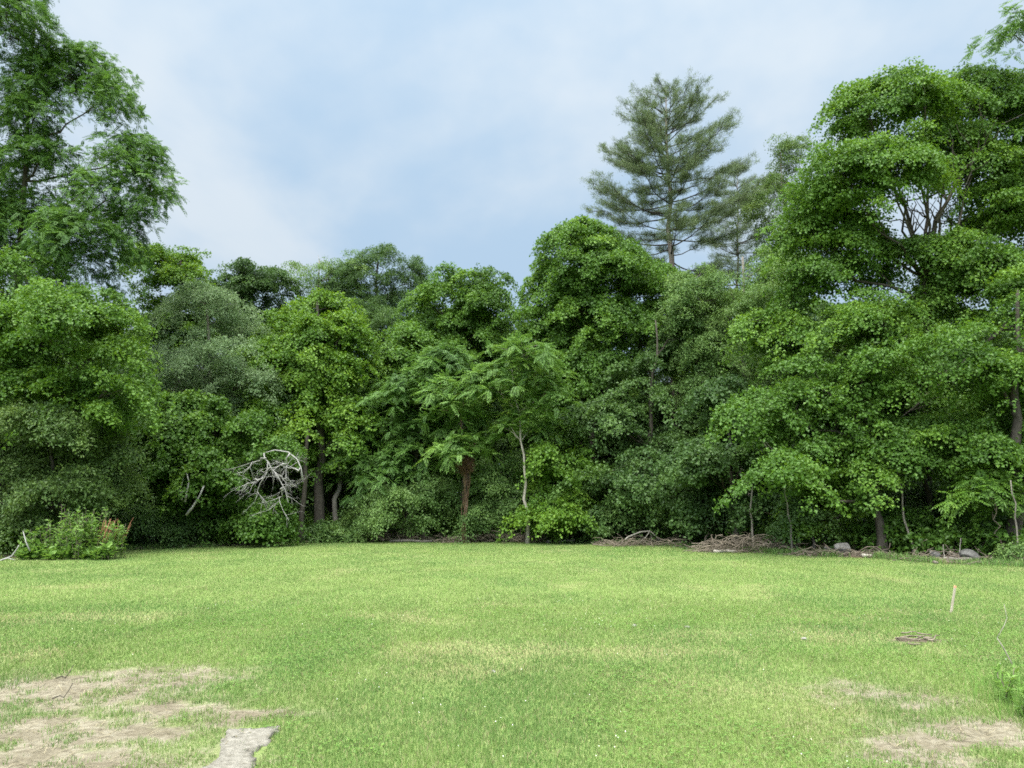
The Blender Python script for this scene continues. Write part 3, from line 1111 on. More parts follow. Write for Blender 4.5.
# ------------------------------------------------------------------ pines
def pine(label, Y, base_px, top_px, low_py, prof, lean=0.0, dens=1.0, trunk_r=.34, seed=0):
    global rng
    rng = np.random.default_rng(zlib.crc32(label.encode()) + seed)
    base = at(base_px, 530, Y)
    base[2] = 0
    top = at(top_px[0], top_px[1], Y)
    H = top[2]
    zlow = at(base_px, low_py, Y)[2]
    tr, br, lv = Tubes(), Tubes(), Leaves()
    s = np.linspace(0, 1, 16)
    axis = base + (top - base) * s[:, None]
    axis[1:-1, :2] += rng.normal(0, .07, (14, 2))
    axis[0, 2] -= .3
    tr.add(axis, trunk_r * (1 - .93 * s ** 1.1), 10, .05)
    z = zlow
    while z < H - .3:
        u = (z - zlow) / (H - zlow)
        nb = int(rng.integers(5, 8)) if .2 < u < .9 else int(rng.integers(3, 5))
        a0 = rng.random() * 6.28
        for k in range(nb):
            if u < .12 and rng.random() < .45:
                continue
            a = a0 + k * 2 * np.pi / nb + rng.normal(0, .25)
            side = math.cos(a)
            L = np.interp(u, prof[0], prof[1] if side < 0 else prof[2]) * rng.uniform(.55, 1.15)
            L = max(L, .35)
            zz = z + rng.normal(0, .25)
            o = np.array([np.interp(zz, axis[:, 2], axis[:, 0]), np.interp(zz, axis[:, 2], axis[:, 1]), zz])
            rise = np.interp(u, [0, .25, .6, .85, 1], [-.03, .06, .24, .5, .9]) + rng.normal(0, .07)
            d = np.array([math.cos(a), math.sin(a), 0])
            n = 8
            t = np.linspace(0, 1, n)
            bow = -.10 * np.sin(np.pi * t) * (1 - u) + .16 * t * t
            pts = o + d * (L * t)[:, None] + UP * (L * (rise * t + bow))[:, None] + rng.normal(0, .02 * L, (n, 3)) * t[:, None]
            br.add(pts, np.linspace(.02 + .0075 * L, .007, n), 5)
            # side shoots with needle plumes on the outer part
            ns = int((4 + L * 4.2) * dens)
            for _ in range(ns):
                q = rng.uniform(np.interp(u, [0, .3, .7], [.5, .34, .15]), 1.0)
                p0 = np.array([np.interp(q, t, pts[:, c]) for c in range(3)])
                sl = L * .30 * (1.1 - q * .55) * rng.uniform(.5, 1.2) + .15
                sd = rng.choice([-1, 1]) * rng.uniform(.25, 1.0)
                w = unit(d + sd * np.array([-d[1], d[0], 0]) + UP * (rise * .5 + rng.uniform(.05, .45)))
                p1 = p0 + w * sl
                br.add(np.stack([p0, (p0 + p1) / 2 - UP * .03 * sl, p1]), [.013, .010, .006], 3)
                m = max(2, int(sl / .16))
                f = rng.uniform(.35, 1.08, m)
                pp = p0 + (p1 - p0) * f[:, None] + rng.normal(0, .06, (m, 3))
                nn = unit(np.repeat((w + UP * .6)[None], m, 0) + rng.normal(0, .25, (m, 3)))
                sprays_to_leaves(lv, pp, nn, np.full(m, .34 + rng.normal(0, .09)), 'needle', .20, 20, .09)
        z += np.interp(u, [0, 1], [.95, .55]) * rng.uniform(.7, 1.3)
    # leader tuft
    sprays_to_leaves(lv, top[None] - UP * rng.random((6, 1)) * .6, np.repeat(UP[None], 6, 0), np.full(6, .4), 'needle', .32, 12, .06)
    LEAF_COUNT[0] += lv.count()
    root = thing('pine_tree', label, 'tree', base, 'pines above the wood')
    M = __import__('mathutils').Matrix.Translation(-Vector(base))
    for nm, me in (('trunk', tr.mesh('trunk', BARK['pine'])), ('branches', br.mesh('branches', BARK['dark'])), ('crown', lv.mesh('crown', LM['pine']))):
        me.transform(M)
        link(nm, me, root)
    return root


pine('tall white pine with layered needle boughs standing above the wood', 46, 679, (666, 90), 300,
     ([0, .12, .3, .5, .65, .8, .93, 1], [4.0, 5.4, 5.0, 4.7, 3.9, 2.8, 1.6, .5], [3.6, 4.6, 5.0, 4.9, 4.2, 3.1, 1.7, .5]), dens=1.15, trunk_r=.36)
pine('smaller thin pine with pale sparse needles right of the tall pine', 54, 736, (738, 168), 330,
     ([0, .3, .6, 1], [3.6, 3.2, 2.4, .5], [3.2, 3.0, 2.4, .5]), dens=.8, trunk_r=.2)

# ------------------------------------------------------------------ trees filling the depth of the wood
b1 = tree('woodland_tree', 'shadowed woodland tree behind the left maple', 'tree', 44, 60,
          [(60, 330, 60, 50), (30, 390, 60, 60), (100, 400, 60, 60), (60, 460, 70, 50)], 'maple', 'maple', 'dark', .2, G_BACK)
b2 = tree('woodland_tree', 'shadowed woodland tree behind the silvery tree', 'tree', 46, 160,
          [(170, 350, 50, 50), (130, 400, 50, 60), (190, 420, 50, 60), (160, 470, 60, 50)], 'fine', 'deep', 'dark', .2, G_BACK)
fill = [(-150, 42, 1.25, 'far left beyond the frame edge'), (250, 47, 1.0, 'behind the bright yellow-green maple'), (330, 49, .95, 'behind the slim mid-green tree'), (430, 48, 1.0, 'behind the drooping walnut'), (520, 47, 1.0, 'behind the bare pale trunk'),
        (600, 51, 1.0, 'behind the big dark-trunked maple'), (680, 50, .95, 'at the foot of the tall pine'), (745, 47, 1.0, 'behind the light fine-leaved tree'), (820, 43, 1.05, 'behind the low-branched maple'), (890, 41, 1.1, 'behind the forked maple trunk'),
        (960, 43, 1.1, 'behind the stones at the right'), (1040, 40, 1.1, 'behind the right edge maple'), (1150, 38, 1.3, 'far right beyond the frame edge'), (-60, 40, 1.1, 'behind the vine hung tree'),
        (380, 57, 1.0, 'deep in the wood left of centre'), (560, 58, 1.0, 'deep in the wood right of centre'), (800, 55, 1.05, 'deep in the wood behind the airy tree'), (200, 57, 1.0, 'deep in the wood on the left'), (930, 54, 1.2, 'deep in the wood on the right')]
for i, (px, Y, s, lab) in enumerate(fill):
    p = at(px, 530, Y)
    copy_tree(b1 if i % 2 else b2, (p[0], p[1], 0), rng.random() * 6.28, (s * rng.uniform(.9, 1.1), s, s * rng.uniform(.88, 1.0) * (1.06 if 420 < px < 800 else .92)), 'shadowed woodland tree ' + lab)

# ------------------------------------------------------------------ shrubs along the edge
G_SHR = 'shrubs under the wood edge'


def shrub(name, label, Y, base_px, lobes, mat, kind='shrub', **kw):
    kw.setdefault('rc_k', .8)
    return tree(name, label, 'shrub', Y, base_px, lobes, kind, mat, 'twig', .05, G_SHR, twigs=.5, **kw)


shrub('leafy_shrub', 'bright yellow-green shrub right of the bare pale trunk', 36.8, 572, [(570, 480, 38, 26), (548, 462, 24, 22), (605, 495, 32, 22), (565, 512, 45, 20)], 'yellow', tint=.40)
shrub('leafy_shrub', 'light green shrub under the dark glossy young maple', 35.5, 640, [(640, 495, 36, 16), (670, 505, 26, 16), (615, 520, 30, 14)], 'pale', tint=.25)
shrub('leafy_shrub', 'low pale shrub at the foot of the bright yellow-green maple', 36.5, 335, [(330, 533, 26, 9), (352, 536, 16, 8)], 'pale', tint=.30, rc_k=.5)
shrub('leafy_shrub', 'low green shrub below the bleached dead branches', 34.2, 262, [(262, 520, 26, 20), (240, 530, 26, 14)], 'maple', tint=.38, rc_k=.6)
shrub('leafy_shrub', 'shrub of small leaves left of the trunk wrapped in dead vines', 38, 405, [(400, 510, 38, 24), (430, 500, 30, 28), (375, 505, 26, 26)], 'pale', kind='fine', tint=.35)
shrub('leafy_shrub', 'shaded shrub between the two slender trees', 38, 497, [(495, 500, 24, 30), (510, 480, 20, 30), (480, 515, 20, 20)], 'pale', kind='fine', tint=.30)
shrub('leafy_shrub', 'dim shrub under the light green fine-leaved tree', 31.5, 705, [(700, 505, 30, 26), (730, 510, 28, 22)], 'deep', tint=.3)
shrub('leafy_shrub', 'dim shrub behind the brush pile', 29.5, 775, [(770, 505, 30, 24), (795, 515, 24, 22)], 'deep', tint=.35)
shrub('leafy_shrub', 'bushy green shrub between the rounded boulder and the stone blocks', 29.3, 895, [(895, 525, 26, 18), (875, 535, 18, 12), (915, 530, 16, 16)], 'maple', tint=.30, rc_k=.6)
shrub('leafy_shrub', 'dim shrub standing behind the stone blocks', 28.5, 955, [(955, 510, 34, 24), (985, 520, 30, 18), (925, 500, 30, 26)], 'deep', tint=.32)
shrub('leafy_shrub', 'low grassy-looking green shrub at the right edge beside the stones', 22.6, 1015, [(1012, 555, 12, 6), (1032, 552, 18, 10)], 'pale', kind='fine', tint=.3, rc_k=.45, size=.8)
shrub('leafy_shrub', 'low dark shrub at the grass edge left of the young maple trunk', 31.5, 150, [(145, 525, 30, 18), (180, 533, 26, 10), (115, 525, 24, 20)], 'deep', kind='fine', tint=.35)
shrub('leafy_shrub', 'deep green shrub at the far left lawn edge', 26.4, 0, [(5, 520, 40, 24), (-50, 520, 50, 34)], 'dull', kind='fine', tint=.3)
tree('sapling', 'thin maple sapling with a few bright leaves left of the rounded boulder', 'tree', 28.8, 811,
     [(802, 502, 16, 12), (818, 492, 14, 10), (795, 515, 10, 8)], 'maple', 'yellow', 'grey', .07, 'saplings at the wood edge', rc_k=.55, tint=.35, top=(808, 490))
tree('sapling', 'small feathery sapling with yellow-green fronds above the flat stone', 'tree', 24.2, 1000,
     [(975, 492, 16, 12), (992, 505, 14, 10), (985, 478, 14, 10)], 'frond', 'yellow', 'twig', .03, 'saplings at the wood edge', rc_k=.6, tint=.35, size=.7, top=(990, 480))

# ------------------------------------------------------------------ undergrowth and far wood (uncountable)


def mass(name, label, cat, pts, kind, mat, size, nl, spread, tint):
    lv = Leaves()
    n = len(pts)
    sprays_to_leaves(lv, pts, unit(UP * .7 + rand_dirs(n) * .6), tint + rng.normal(0, .1, n), kind, size, nl, spread)
    LEAF_COUNT[0] += lv.count()
    o = link(name, lv.mesh(name, LM[mat]))
    tag(o, label, cat, kind='stuff')


n = 14000
ux = rng.uniform(-34, 34, n)
uy = edge_y(ux) + np.interp(ux, [-5, 4, 8], [1.8, 2.2, 3.6]) + rng.random(n) ** 1.3 * 17
hh = (.25 + 1.5 * fbm(np.stack([ux, uy], 1), .35, 5, 3) ** 1.3 * np.clip((uy - edge_y(ux)) / 4, .15, 1.2))
mass('undergrowth', 'dim leafy undergrowth on the floor of the wood', 'undergrowth', np.stack([ux, uy, hh * rng.random(n) ** .6 + .08], 1), 'broad', 'maple', .16, 10, .35, .3)
n = 20000
ux = rng.uniform(-75, 75, n)
uy = 62 + rng.random(n) * 8 + .004 * ux ** 2 * 0
hh = 9 + 5 * fbm(np.stack([ux, uy * 0], 1), .15, 15, 3)
mass('far_wood', 'dense far wood closing the view behind the trees', 'wood', np.stack([ux, uy, hh * rng.random(n) ** 1.35], 1), "broad", "deep", .45, 14, .9, .3)
import sys as _s
print('leaves', LEAF_COUNT[0], file=_s.stderr)

# ------------------------------------------------------------------ dead wood
G_DEAD = 'bleached dead branches'


def forked(tb, p, d, L, r, depth, spread=.6, droop=0.0, sides=5, kids=(3, 5)):
    n = 6
    t = np.linspace(0, 1, n)
    bend = rng.normal(0, .18, 3)
    pts = p + d * (L * t)[:, None] + bend * (L * t * t)[:, None] - UP * (droop * L * t * t)[:, None]
    tb.add(pts, np.linspace(r, r * .45, n), sides)
    if depth <= 0:
        return
    for _ in range(int(rng.integers(*kids))):
        q = rng.uniform(.3, 1.0)
        o = np.array([np.interp(q, t, pts[:, c]) for c in range(3)])
        nd_ = unit(d + bend + rng.normal(0, spread, 3))
        forked(tb, o, nd_, L * rng.uniform(.45, .75), r * .55, depth - 1, spread, droop, max(3, sides - 1), kids)


tb = Tubes()
DY_ = 31.4
arch = np.array([at(px, py, DY_) for px, py in ((303, 480), (301, 468), (297, 459), (288, 452), (275, 450), (264, 453))])
tb.add(arch, np.linspace(.028, .02, 6), 6)
for pl in (((264, 453), (268, 464), (263, 478), (257, 490), (253, 504)), ((268, 462), (276, 475), (283, 487), (288, 503)), ((266, 458), (256, 462), (246, 470), (242, 476)),
           ((290, 453), (284, 465), (272, 470), (262, 472)), ((276, 475), (287, 478), (296, 486)), ((263, 478), (254, 480), (245, 488)), ((300, 468), (290, 468), (278, 466)), ((283, 487), (280, 497), (277, 506))):
    pts = np.array([at(a, b, DY_ + rng.normal(0, .15)) for a, b in pl])
    pts = np.stack([np.interp(np.linspace(0, len(pts) - 1, 9), range(len(pts)), pts[:, k]) for k in range(3)], 1)
    pts[1:] += rng.normal(0, .06, (8, 3))
    tb.add(pts, np.linspace(.03, .01, 9), 6)
    for _ in range(8):
        q = rng.uniform(.2, 1) * (len(pts) - 1)
        o = np.array([np.interp(q, range(len(pts)), pts[:, k]) for k in range(3)])
        k0 = min(int(q), len(pts) - 2)
        forked(tb, o, unit(unit(pts[k0 + 1] - pts[k0]) + rng.normal(0, .9, 3)), rng.uniform(.3, .9), .011, 2, .5, .12, 4, (2, 4))
c = at(303, 480, DY_)
root = thing('dead_branch', 'bleached grey dead limb with a tangle of drooping twigs', 'dead branch', c, G_DEAD)
me = tb.mesh('bough', BARK['dead'])
me.transform(__import__('mathutils').Matrix.Translation(-Vector(c)))
link('bough', me, root)


def stick_thing(name, label, cat, polys, mat, group=None):
    tb = Tubes()
    for (pts, r0, r1) in polys:
        pts = np.array(pts)
        tb.add(pts, np.linspace(r0, r1, len(pts)), 6, .08)
    c = np.array(polys[0][0][0])
    me = tb.mesh(name, mat)
    me.transform(__import__('mathutils').Matrix.Translation(-Vector(c)))
    o = link(name, me, None, c)
    return tag(o, label, cat, group)


def pxl(pts, Y):
    return [at(a, b, Y + (k * .0)) for k, (a, b) in enumerate(pts)]


stick_thing('dead_branch', 'pale bare broken branch hanging straight among the young maple leaves', 'dead branch', [(pxl([(186, 515), (192, 508), (199, 497), (204, 486)], 30.9), .06, .03)], BARK['dead'], G_DEAD)
stick_thing('dead_branch', 'short forked bleached snag left of the straight broken branch', 'dead branch',
            [(pxl([(185, 502), (187, 492), (189, 482), (186, 470)], 30.9), .045, .02), (pxl([(182, 500), (181, 493), (187, 488)], 30.9), .04, .02), (pxl([(175, 497), (181, 487), (184, 476)], 31.0), .02, .012)], BARK['dead'], G_DEAD)
stick_thing('fallen_branch', 'pale forked fallen branch lying on the grass at the far left', 'fallen branch',
            [(pxl([(-12, 566), (2, 560), (12, 556), (17, 549), (19, 545)], 24.1), .035, .012), (pxl([(2, 560), (8, 558), (15, 560)], 24.0), .02, .01)], BARK['dead'])
stick_thing('fallen_branch', 'thin pale stick leaning against the weed clump', 'fallen branch', [(pxl([(30, 551), (26, 542), (23, 531)], 24.2), .025, .012)], BARK['dead'])
stick_thing('fallen_branch', 'bent grey limb slanting up behind the rounded boulder', 'fallen branch',
            [(pxl([(806, 530), (820, 522), (828, 518), (838, 518), (845, 512)], 29.6), .07, .045), (pxl([(826, 519), (840, 524), (843, 528)], 29.6), .03, .02)], BARK['grey'])
stick_thing('fallen_branch', 'arched bare branch standing over the litter at centre right', 'fallen branch',
            [(pxl([(622, 543), (628, 537), (640, 532), (650, 531), (656, 536), (660, 541)], 33.6), .04, .025), (pxl([(650, 531), (646, 537), (640, 542)], 33.5), .025, .015), (pxl([(650, 531), (652, 538), (651, 543)], 33.7), .025, .015)], BARK['pale'])
for lab, a, b, Y in (('long grey fallen log left of the trunk wrapped in dead vines', (390, 543), (432, 541), 36.6), ('pale stripped log in front of the brush pile', (713, 553), (737, 551), 28.2),
                     ('short weathered log at the foot of the bare pale trunk', (556, 542), (575, 540), 36.4), ('pale split log right of the rounded boulder', (862, 556), (873, 559), 25.6),
                     ('grey log lying in front of the stone blocks', (944, 563), (972, 559), 23.9)):
    pa, pb = at(*a, Y), at(*b, Y)
    pa[2] = max(pa[2], .07)
    pb[2] = max(pb[2], .07)
    stick_thing('log', lab, 'log', [(wander(pa, pb, 5, .03), .075, .05)], BARK['pale' if 'pale' in lab else 'grey'], 'logs on the litter strip')


# brush piles
def brush(label, px0, px1, py, Y, h, nst, mat='twig'):
    tb = Tubes()
    a, b = at(px0, py, Y), at(px1, py, Y)
    for _ in range(nst):
        u = rng.random()
        c = a + (b - a) * u
        c[1] += rng.normal(0, .55)
        c[2] = h * (1 - (2 * u - 1) ** 2) * rng.random() + .03
        d = unit(np.array([rng.normal(0, 1), rng.normal(0, .7), rng.normal(0.05, .32)]))
        L = rng.uniform(.3, 1.3)
        p = wander(c - d * L / 2, c + d * L / 2, 5, .10, rng.uniform(0, .18))
        p[:, 2] = np.maximum(p[:, 2], .02)
        r = rng.uniform(.006, .022)
        tb.add(p, np.linspace(r, r * .4, 5), 4)
    c = (a + b) / 2
    c[2] = 0
    me = tb.mesh('brush_pile', BARK[mat])
    me.transform(__import__('mathutils').Matrix.Translation(-Vector(c)))
    tag(link('brush_pile', me, None, c), label, 'brush pile', 'brush piles along the litter strip')


brush('big tangled brown brush pile left of the thin bright sapling', 700, 790, 551, 28.8, .5, 330)
brush('low brush heap under the arched bare branch', 600, 690, 545, 33.4, .2, 150)
brush('brown brush heap at the feet of the two slender trees', 440, 545, 541, 37, .35, 260)
brush('low twiggy brush heap under the drooping walnut', 350, 440, 541, 37.8, .45, 240)
brush('scattered low brush among the stone blocks', 900, 1020, 563, 24.4, .1, 90)
brush('scattered low brush in front of the rounded boulder', 795, 890, 558, 26.6, .12, 110)

# the dead vine bundle wrapped round the slender trunk
tb = Tubes()
c = at(466, 464, 35.9)
for _ in range(240):
    d = rand_dirs(1)[0]
    p = c + rand_dirs(1)[0] * np.array([.36, .3, .42]) * rng.random() ** .5
    tb.add(wander(p - d * .3, p + d * .3, 5, .22, -.1), np.linspace(.012, .006, 5), 3)
for _ in range(6):
    p = c + np.array([rng.normal(0, .1), rng.normal(0, .1), -.3])
    tb.add(wander(p, np.array([c[0] + rng.normal(0, .1), c[1] + rng.normal(0, .08), .05]), 7, .05), np.linspace(.014, .012, 7), 4)
me = tb.mesh('dead_vine', rough_mat('rusty_vine', (.08, .045, .03), (.22, .13, .085), 8))
me.transform(__import__('mathutils').Matrix.Translation(-Vector(c)))
tag(link('dead_vine', me, None, c), 'rusty brown tangle of dead vine round a slender trunk', 'vine')

# bare stems and trunks standing in the shade of the wood
for lab, px, py, Y, h, r, mk in (('thin dark trunk left of the bright yellow-green maple trunk', 301, 540, 36, 5.5, .14, 'dark'), ('pale grey trunk right of the bright yellow-green maple trunk', 336, 540, 38.4, 5, .16, 'grey'), ('slim bare stem behind the brush pile', 752, 540, 29.3, 3, .05, 'grey'),
                                 ('leaning thin stem left of the maple sapling', 792, 540, 27.6, 2.6, .04, 'grey'), ('thick shaded trunk behind the stone blocks', 938, 540, 28.5, 5, .12, 'dark'), ('slim dark trunk behind the two slender trees', 408, 540, 40, 6, .09, 'dark'),
                                 ('crooked bare stem left of the stone blocks', 912, 540, 26.5, 3.2, .045, 'grey'), ('slender bare stem at the right beside the low shrub', 1017, 540, 23.3, 2.6, .03, 'grey'), ('two-tone thin snag rising behind the flat stone', 957, 540, 24.4, .8, .022, 'pale'),
                                 ('pale crooked stick standing at the stone blocks', 943, 550, 24.2, .6, .018, 'pale')):
    p = at(px, py, Y)
    p[2] = -.1
    q = p + np.array([rng.normal(0, .05) * h, rng.normal(0, .04) * h, h])
    stick_thing('bare_stem', lab, 'stem', [(wander(p, q, 8, .03), r, r * .55)], BARK[mk], 'bare stems in the shade')

# loose litter: twigs and chips over the brown strip
tb = Tubes()
for _ in range(2600):
    x = rng.uniform(-24, 22)
    y = edge_y(x) + rng.normal(.35, .55)
    a = rng.random() * 6.28
    L = rng.uniform(.08, .5)
    d = np.array([math.cos(a), math.sin(a), rng.normal(0, .15)]) * L / 2
    p = np.array([x, y, .03 + .05 * rng.random() + gz(np.array([[x, y]]))[0]])
    tb.add([p - d, p + rng.normal(0, .06, 3) * L, p + d], [.010, .009, .005], 3)
tag(link('litter', tb.mesh('litter', BARK['twig'])), 'broken twigs and chips strewn along the lawn edge', 'litter', kind='stuff')

# ------------------------------------------------------------------ stones
STONE = rough_mat('fieldstone', (.06, .058, .054), (.15, .145, .135), 5, bump=.8, c3=(.22, .21, .195))
STONE2 = rough_mat('brown_stone', (.10, .085, .068), (.20, .175, .145), 5, bump=.6)
WHITE = rough_mat('pale_stone', (.16, .15, .135), (.28, .27, .24), 12, bump=.3)


def stone(label, p, size, mat, blocky=0.0, group='stones at the wood edge'):
    import bmesh
    bm = bmesh.new()
    bmesh.ops.create_icosphere(bm, subdivisions=4, radius=1)
    V = np.array([v.co[:] for v in bm.verts])
    if blocky:
        V = np.sign(V) * np.abs(V) ** (1 - blocky * .72)
    for _ in range(14):                                  # chip flat faces
        n_ = rand_dirs(1)[0]
        k = rng.uniform(.50, .86)
        dd = V @ n_
        V = V - np.outer(np.maximum(dd - k, 0), n_) * .9
    sd = int(rng.integers(1e5))
    V = V * (1 + .22 * (fbm(V + 5, 1.3, sd, 4) - .5))[:, None]
    V = V * np.array(size)
    for v, c in zip(bm.verts, V):
        v.co = c
    me = bpy.data.meshes.new('stone')
    bm.to_mesh(me)
    bm.free()
    me.materials.append(mat)
    o = link('stone', me, None, (p[0], p[1], size[2] * .72))
    o.rotation_euler = (rng.normal(0, .08), rng.normal(0, .08), rng.random() * 3 if not blocky else rng.normal(0, .25))
    return tag(o, label, 'stone', group)


stone('large rounded grey boulder on the litter strip', onground(843, 556), (.40, .3, .29), STONE)
stone('smaller dark stone tucked against the rounded boulder', onground(828, 555), (.24, .2, .2), STONE)
stone('flat-topped grey stone at the right end of the stone group', onground(969, 561), (.33, .25, .22), STONE)
stone('tan square block in the middle of the stone group', onground(951, 560), (.22, .18, .19), STONE2, .8)
stone('grey block stacked at the left of the stone group', onground(936, 560), (.18, .16, .21), STONE, .6)
stone('small broken stone in front of the grey block', onground(935, 564), (.11, .1, .07), STONE2)
stone('small pale stone left of the stone group', onground(922, 561), (.10, .09, .07), WHITE)
stone('pale pebble on the litter before the sapling', onground(805, 555), (.10, .09, .06), WHITE)
stone('whitish rock on the litter at the foot of the bare pale trunk', onground(549, 543), (.16, .12, .08), WHITE)
stone('whitish flat rock right of the short weathered log', onground(582, 543), (.14, .12, .06), WHITE)
stone('white fist-sized stone in the mid lawn, the left one', onground(634, 627), (.055, .05, .028), WHITE, group='white stones in the lawn')
stone('white stone in the mid lawn right of the first', onground(687, 628), (.06, .04, .02), WHITE, group='white stones in the lawn')
stone('small white stone lying in the lawn below centre', onground(493, 673), (.04, .03, .016), WHITE, group='white stones in the lawn')
stone('white pebble in the lawn left of the muddy scrape', onground(804, 640), (.05, .04, .02), WHITE, group='white stones in the lawn')

# ------------------------------------------------------------------ surveyor's stake
p = onground(951, 613)
root = thing('survey_stake', 'leaning thin wooden survey stake with faded orange tip in the lawn', 'stake', (p[0], p[1], 0))


def prism(name, mat, parent, w, d, z0, z1, point=False):
    import bmesh
    bm = bmesh.new()
    vs_ = [bm.verts.new((sx * w / 2, sy * d / 2, z)) for z in (z0, z1) for sx, sy in ((-1, -1), (1, -1), (1, 1), (-1, 1))]
    for f in ((0, 3, 2, 1), (4, 5, 6, 7), (0, 1, 5, 4), (1, 2, 6, 5), (2, 3, 7, 6), (3, 0, 4, 7)):
        bm.faces.new([vs_[i] for i in f])
    bmesh.ops.bevel(bm, geom=bm.edges[:], offset=.002, segments=1, affect='EDGES')
    me = bpy.data.meshes.new(name)
    bm.to_mesh(me)
    bm.free()
    me.materials.append(mat)
    return link(name, me, parent)


prism('shaft', rough_mat('weathered_stake_wood', (.26, .22, .17), (.42, .38, .31), 20, bump=.2, stretch=(4, 4, .4)), root, .034, .02, -.12, .40)
prism('tip', rough_mat('faded_orange_paint', (.50, .20, .12), (.62, .32, .22), 20, bump=.1), root, .036, .022, .401, .435)
root.rotation_euler = (R(4), R(13), R(10))

# muddy scrape with roots by the stake
tb = Tubes()
for _ in range(16):
    q = onground(rng.normal(925, 11), rng.normal(641, 2.0))
    a = rng.normal(0, .35)
    L = rng.uniform(.08, .36)
    d = np.array([math.cos(a), math.sin(a), rng.normal(0, .12)]) * L / 2
    q[2] = .025 + .03 * rng.random()
    tb.add(wander(q - d, q + d, 4, .1), [.010, .009, .008, .004], 4)
c = onground(925, 641)
me = tb.mesh('twig_heap', BARK['twig'])
me.transform(__import__('mathutils').Matrix.Translation(-Vector(c)))
tag(link('twig_heap', me, None, c), 'small dark heap of twigs on the muddy scrape in the lawn', 'twigs')


# ------------------------------------------------------------------ weeds
def weed(name, label, c, spots, mat, extra=None, group=None):
    """spots: (dx, dy, height, radius, leaves, leaf length, width ratio)"""
    root = thing(name, label, 'weeds', c, group)
    lv, tb = Leaves(), Tubes()
    for (dx, dy, h, r, nl, ln, wr, tint) in spots:
        b = np.array([dx, dy, 0.0])
        nst = max(2, int(nl / 16))
        for _ in range(nst):
            a = rng.random() * 6.28
            tip = b + np.array([math.cos(a) * r * rng.random(), math.sin(a) * r * rng.random(), h * rng.uniform(.6, 1.05)])
            st = wander(b + rng.normal(0, r * .25, 3) * np.array([1, 1, 0]), tip, 6, .05)
            tb.add(st, np.linspace(.007, .003, 6), 4)
            m = int(nl / nst)
            u = rng.uniform(.12, 1, m)
            p = np.stack([np.interp(u, np.linspace(0, 1, 6), st[:, k]) for k in range(3)], 1)
            d = rand_dirs(m)
            d[:, 2] = np.abs(d[:, 2]) * .5 + .1
            L = ln * (.6 + .7 * rng.random(m))
            lv.quads(p, unit(d), unit(UP + rng.normal(0, .35, (m, 3))), L, L * wr, tint + rng.normal(0, .12, m))
    link('stem_tangle', tb.mesh('stem_tangle', BARK['twig']), root)['kind'] = 'stuff'
    link('foliage', lv.mesh('foliage', LM[mat]), root)
    return root


c = onground(74, 559)
spots = []
for _ in range(46):
    dx = rng.normal(0, .75)
    spots.append((np.clip(dx, -1.4, 1.4), rng.normal(.1, .45), (1.8 - .5 * abs(dx)) * rng.uniform(.55, 1.1), .34, 110, .15, .5, .55))
for _ in range(26):                                          # broad skirt of leaves at the front
    spots.append((rng.uniform(-1.3, 1.4), rng.uniform(-.7, -.3), rng.uniform(.2, .5), .3, 55, .24, .55, .62))
w = weed('weed_clump', 'big mound of mixed leafy weeds standing alone at the lawn edge on the left', c, spots, 'frond')
tb = Tubes()
for _ in range(26):
    b = np.array([rng.normal(.95, .22), rng.normal(.1, .2), .3])
    t = b + np.array([rng.normal(.1, .15), rng.normal(0, .1), rng.uniform(.7, 1.1)])
    pts = wander(b, t, 7, .03)
    tb.add(pts, [.004, .004, .005, .010, .014, .010, .004], 4, .35)
o = link('seed_stalks', tb.mesh('seed_stalks', rough_mat('rusty_seed', (.20, .09, .05), (.34, .18, .10), 30)), w)
o['label'] = 'rusty red dock seed stalks'

c = onground(1075, 735)
spots = [(rng.uniform(-.22, .9), rng.uniform(-.5, 1.5), rng.uniform(.1, .34), .12, 36, .08, .28, .62) for _ in range(60)]
spots = [(q[0] + .26 * max(q[1], 0), *q[1:]) for q in spots]
weed('weed_clump', 'leafy green weeds crowding in at the lower right corner', c, spots, 'frond')
Pq = np.array([[c[0] + q[0] + a_, c[1] + q[1] + b_] for q in spots for a_, b_ in rng.normal(0, .1, (45, 2))])
v, f, cc, k_ = blades(Pq, rng.uniform(.1, .34, len(Pq)), rng.uniform(.004, .008, len(Pq)), np.array([.15, .27, .06]) * rng.uniform(.7, 1.3, (len(Pq), 1)), lean=.8)
wd = [o_ for o_ in bpy.data.objects if o_.name.startswith('weed_clump')][-1]
link('blades', mesh_np('blades', v - np.array([c[0], c[1], 0]), f, bpy.data.materials['grass_blade'], True, point_col={'blade_colour': cc}), wd)
stick_thing('dead_stalk', 'thin pale dead stalk bent over the grass at the right edge', 'stalk',
            [(pxl([(1016, 672), (1010, 660), (1003, 647), (997, 638)], 8.3), .007, .005), (pxl([(997, 638), (1004, 626), (1007, 618), (1004, 604)], 8.3), .004, .0025)], BARK['pale'])
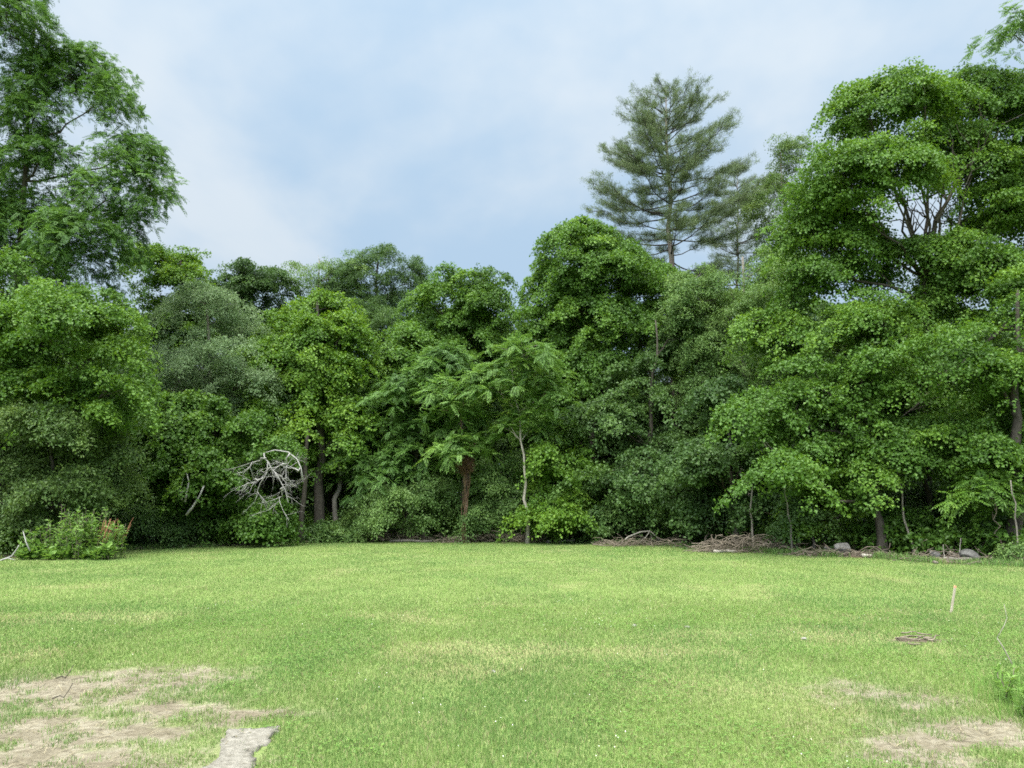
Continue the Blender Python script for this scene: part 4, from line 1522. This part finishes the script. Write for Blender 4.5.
for lab, (px, py) in (('curled black dead stem on the bare soil at the left', (60, 700)), ('short bent dead stem lying near the back of the bare patch', (62, 680))):
    q = onground(px, py)
    stick_thing('dead_stalk', lab, 'stalk', [(q + np.array([[-.07, 0, .01], [-.02, .03, .03], [.03, 0, .02], [.06, .02, .08], [.07, .05, .13]]), .006, .003)], BARK['dark'])

# clover and plantain leaves among the grass
n = 60000
P = np.stack([rng.uniform(-8, 9, n), rng.uniform(4.5, 13, n)], 1)
P = P[(fbm(P, .9, 199, 4) + .12 * rng.random(n) > .60) & (bare_amount(P) < .45) & (~path_inside(P))]
n = len(P)
b3 = np.concatenate([P, gz(P)[:, None] + .022 + .022 * rng.random((n, 1))], 1)
lv = Leaves()
a0 = rng.random(n) * 6.28
for k in range(3):
    d = np.stack([np.cos(a0 + k * 2.09), np.sin(a0 + k * 2.09), rng.normal(.1, .2, n)], 1)
    sz_ = rng.uniform(.010, .02, n)
    lv.quads(b3, d, unit(UP + rng.normal(0, .25, (n, 3))), sz_, sz_ * .95, .5 + rng.normal(0, .15, n))
tag(link('clover_leaves', lv.mesh('clover_leaves', LM['frond'])), 'patches of low clover leaves growing in the lawn', 'clover', kind='stuff')

# white clover heads in the lawn
n = 420
P = np.stack([rng.uniform(-6, 7, n), rng.uniform(4.6, 14, n)], 1)
P = P[(fbm(P, .7, 99, 3) > .52) & (bare_amount(P) < .3) & (~path_inside(P))]
tet = np.array([[1, 0, -.5], [-.5, .87, -.5], [-.5, -.87, -.5], [0, 0, 1.0], [.5, .6, .5], [-.8, 0, .5]])
V = np.concatenate([P, gz(P)[:, None] + .05], 1)[:, None, :] + tet[None] * (.003 + .002 * rng.random((len(P), 1, 1)))
k = np.arange(len(P))[:, None] * 6
F = [np.concatenate([k + np.array([[a, b, c_]]) for a, b, c_ in ((0, 1, 4), (4, 1, 3), (1, 5, 3), (1, 2, 5), (5, 2, 3), (2, 4, 3), (2, 0, 4))])]
o = link('clover_flowers', mesh_np('clover_flowers', V.reshape(-1, 3), F, rough_mat('clover_white', (.55, .56, .48), (.75, .76, .70), 30, bump=.1), True))
tag(o, 'tiny white clover heads dotted through the lawn', 'clover', kind='stuff')
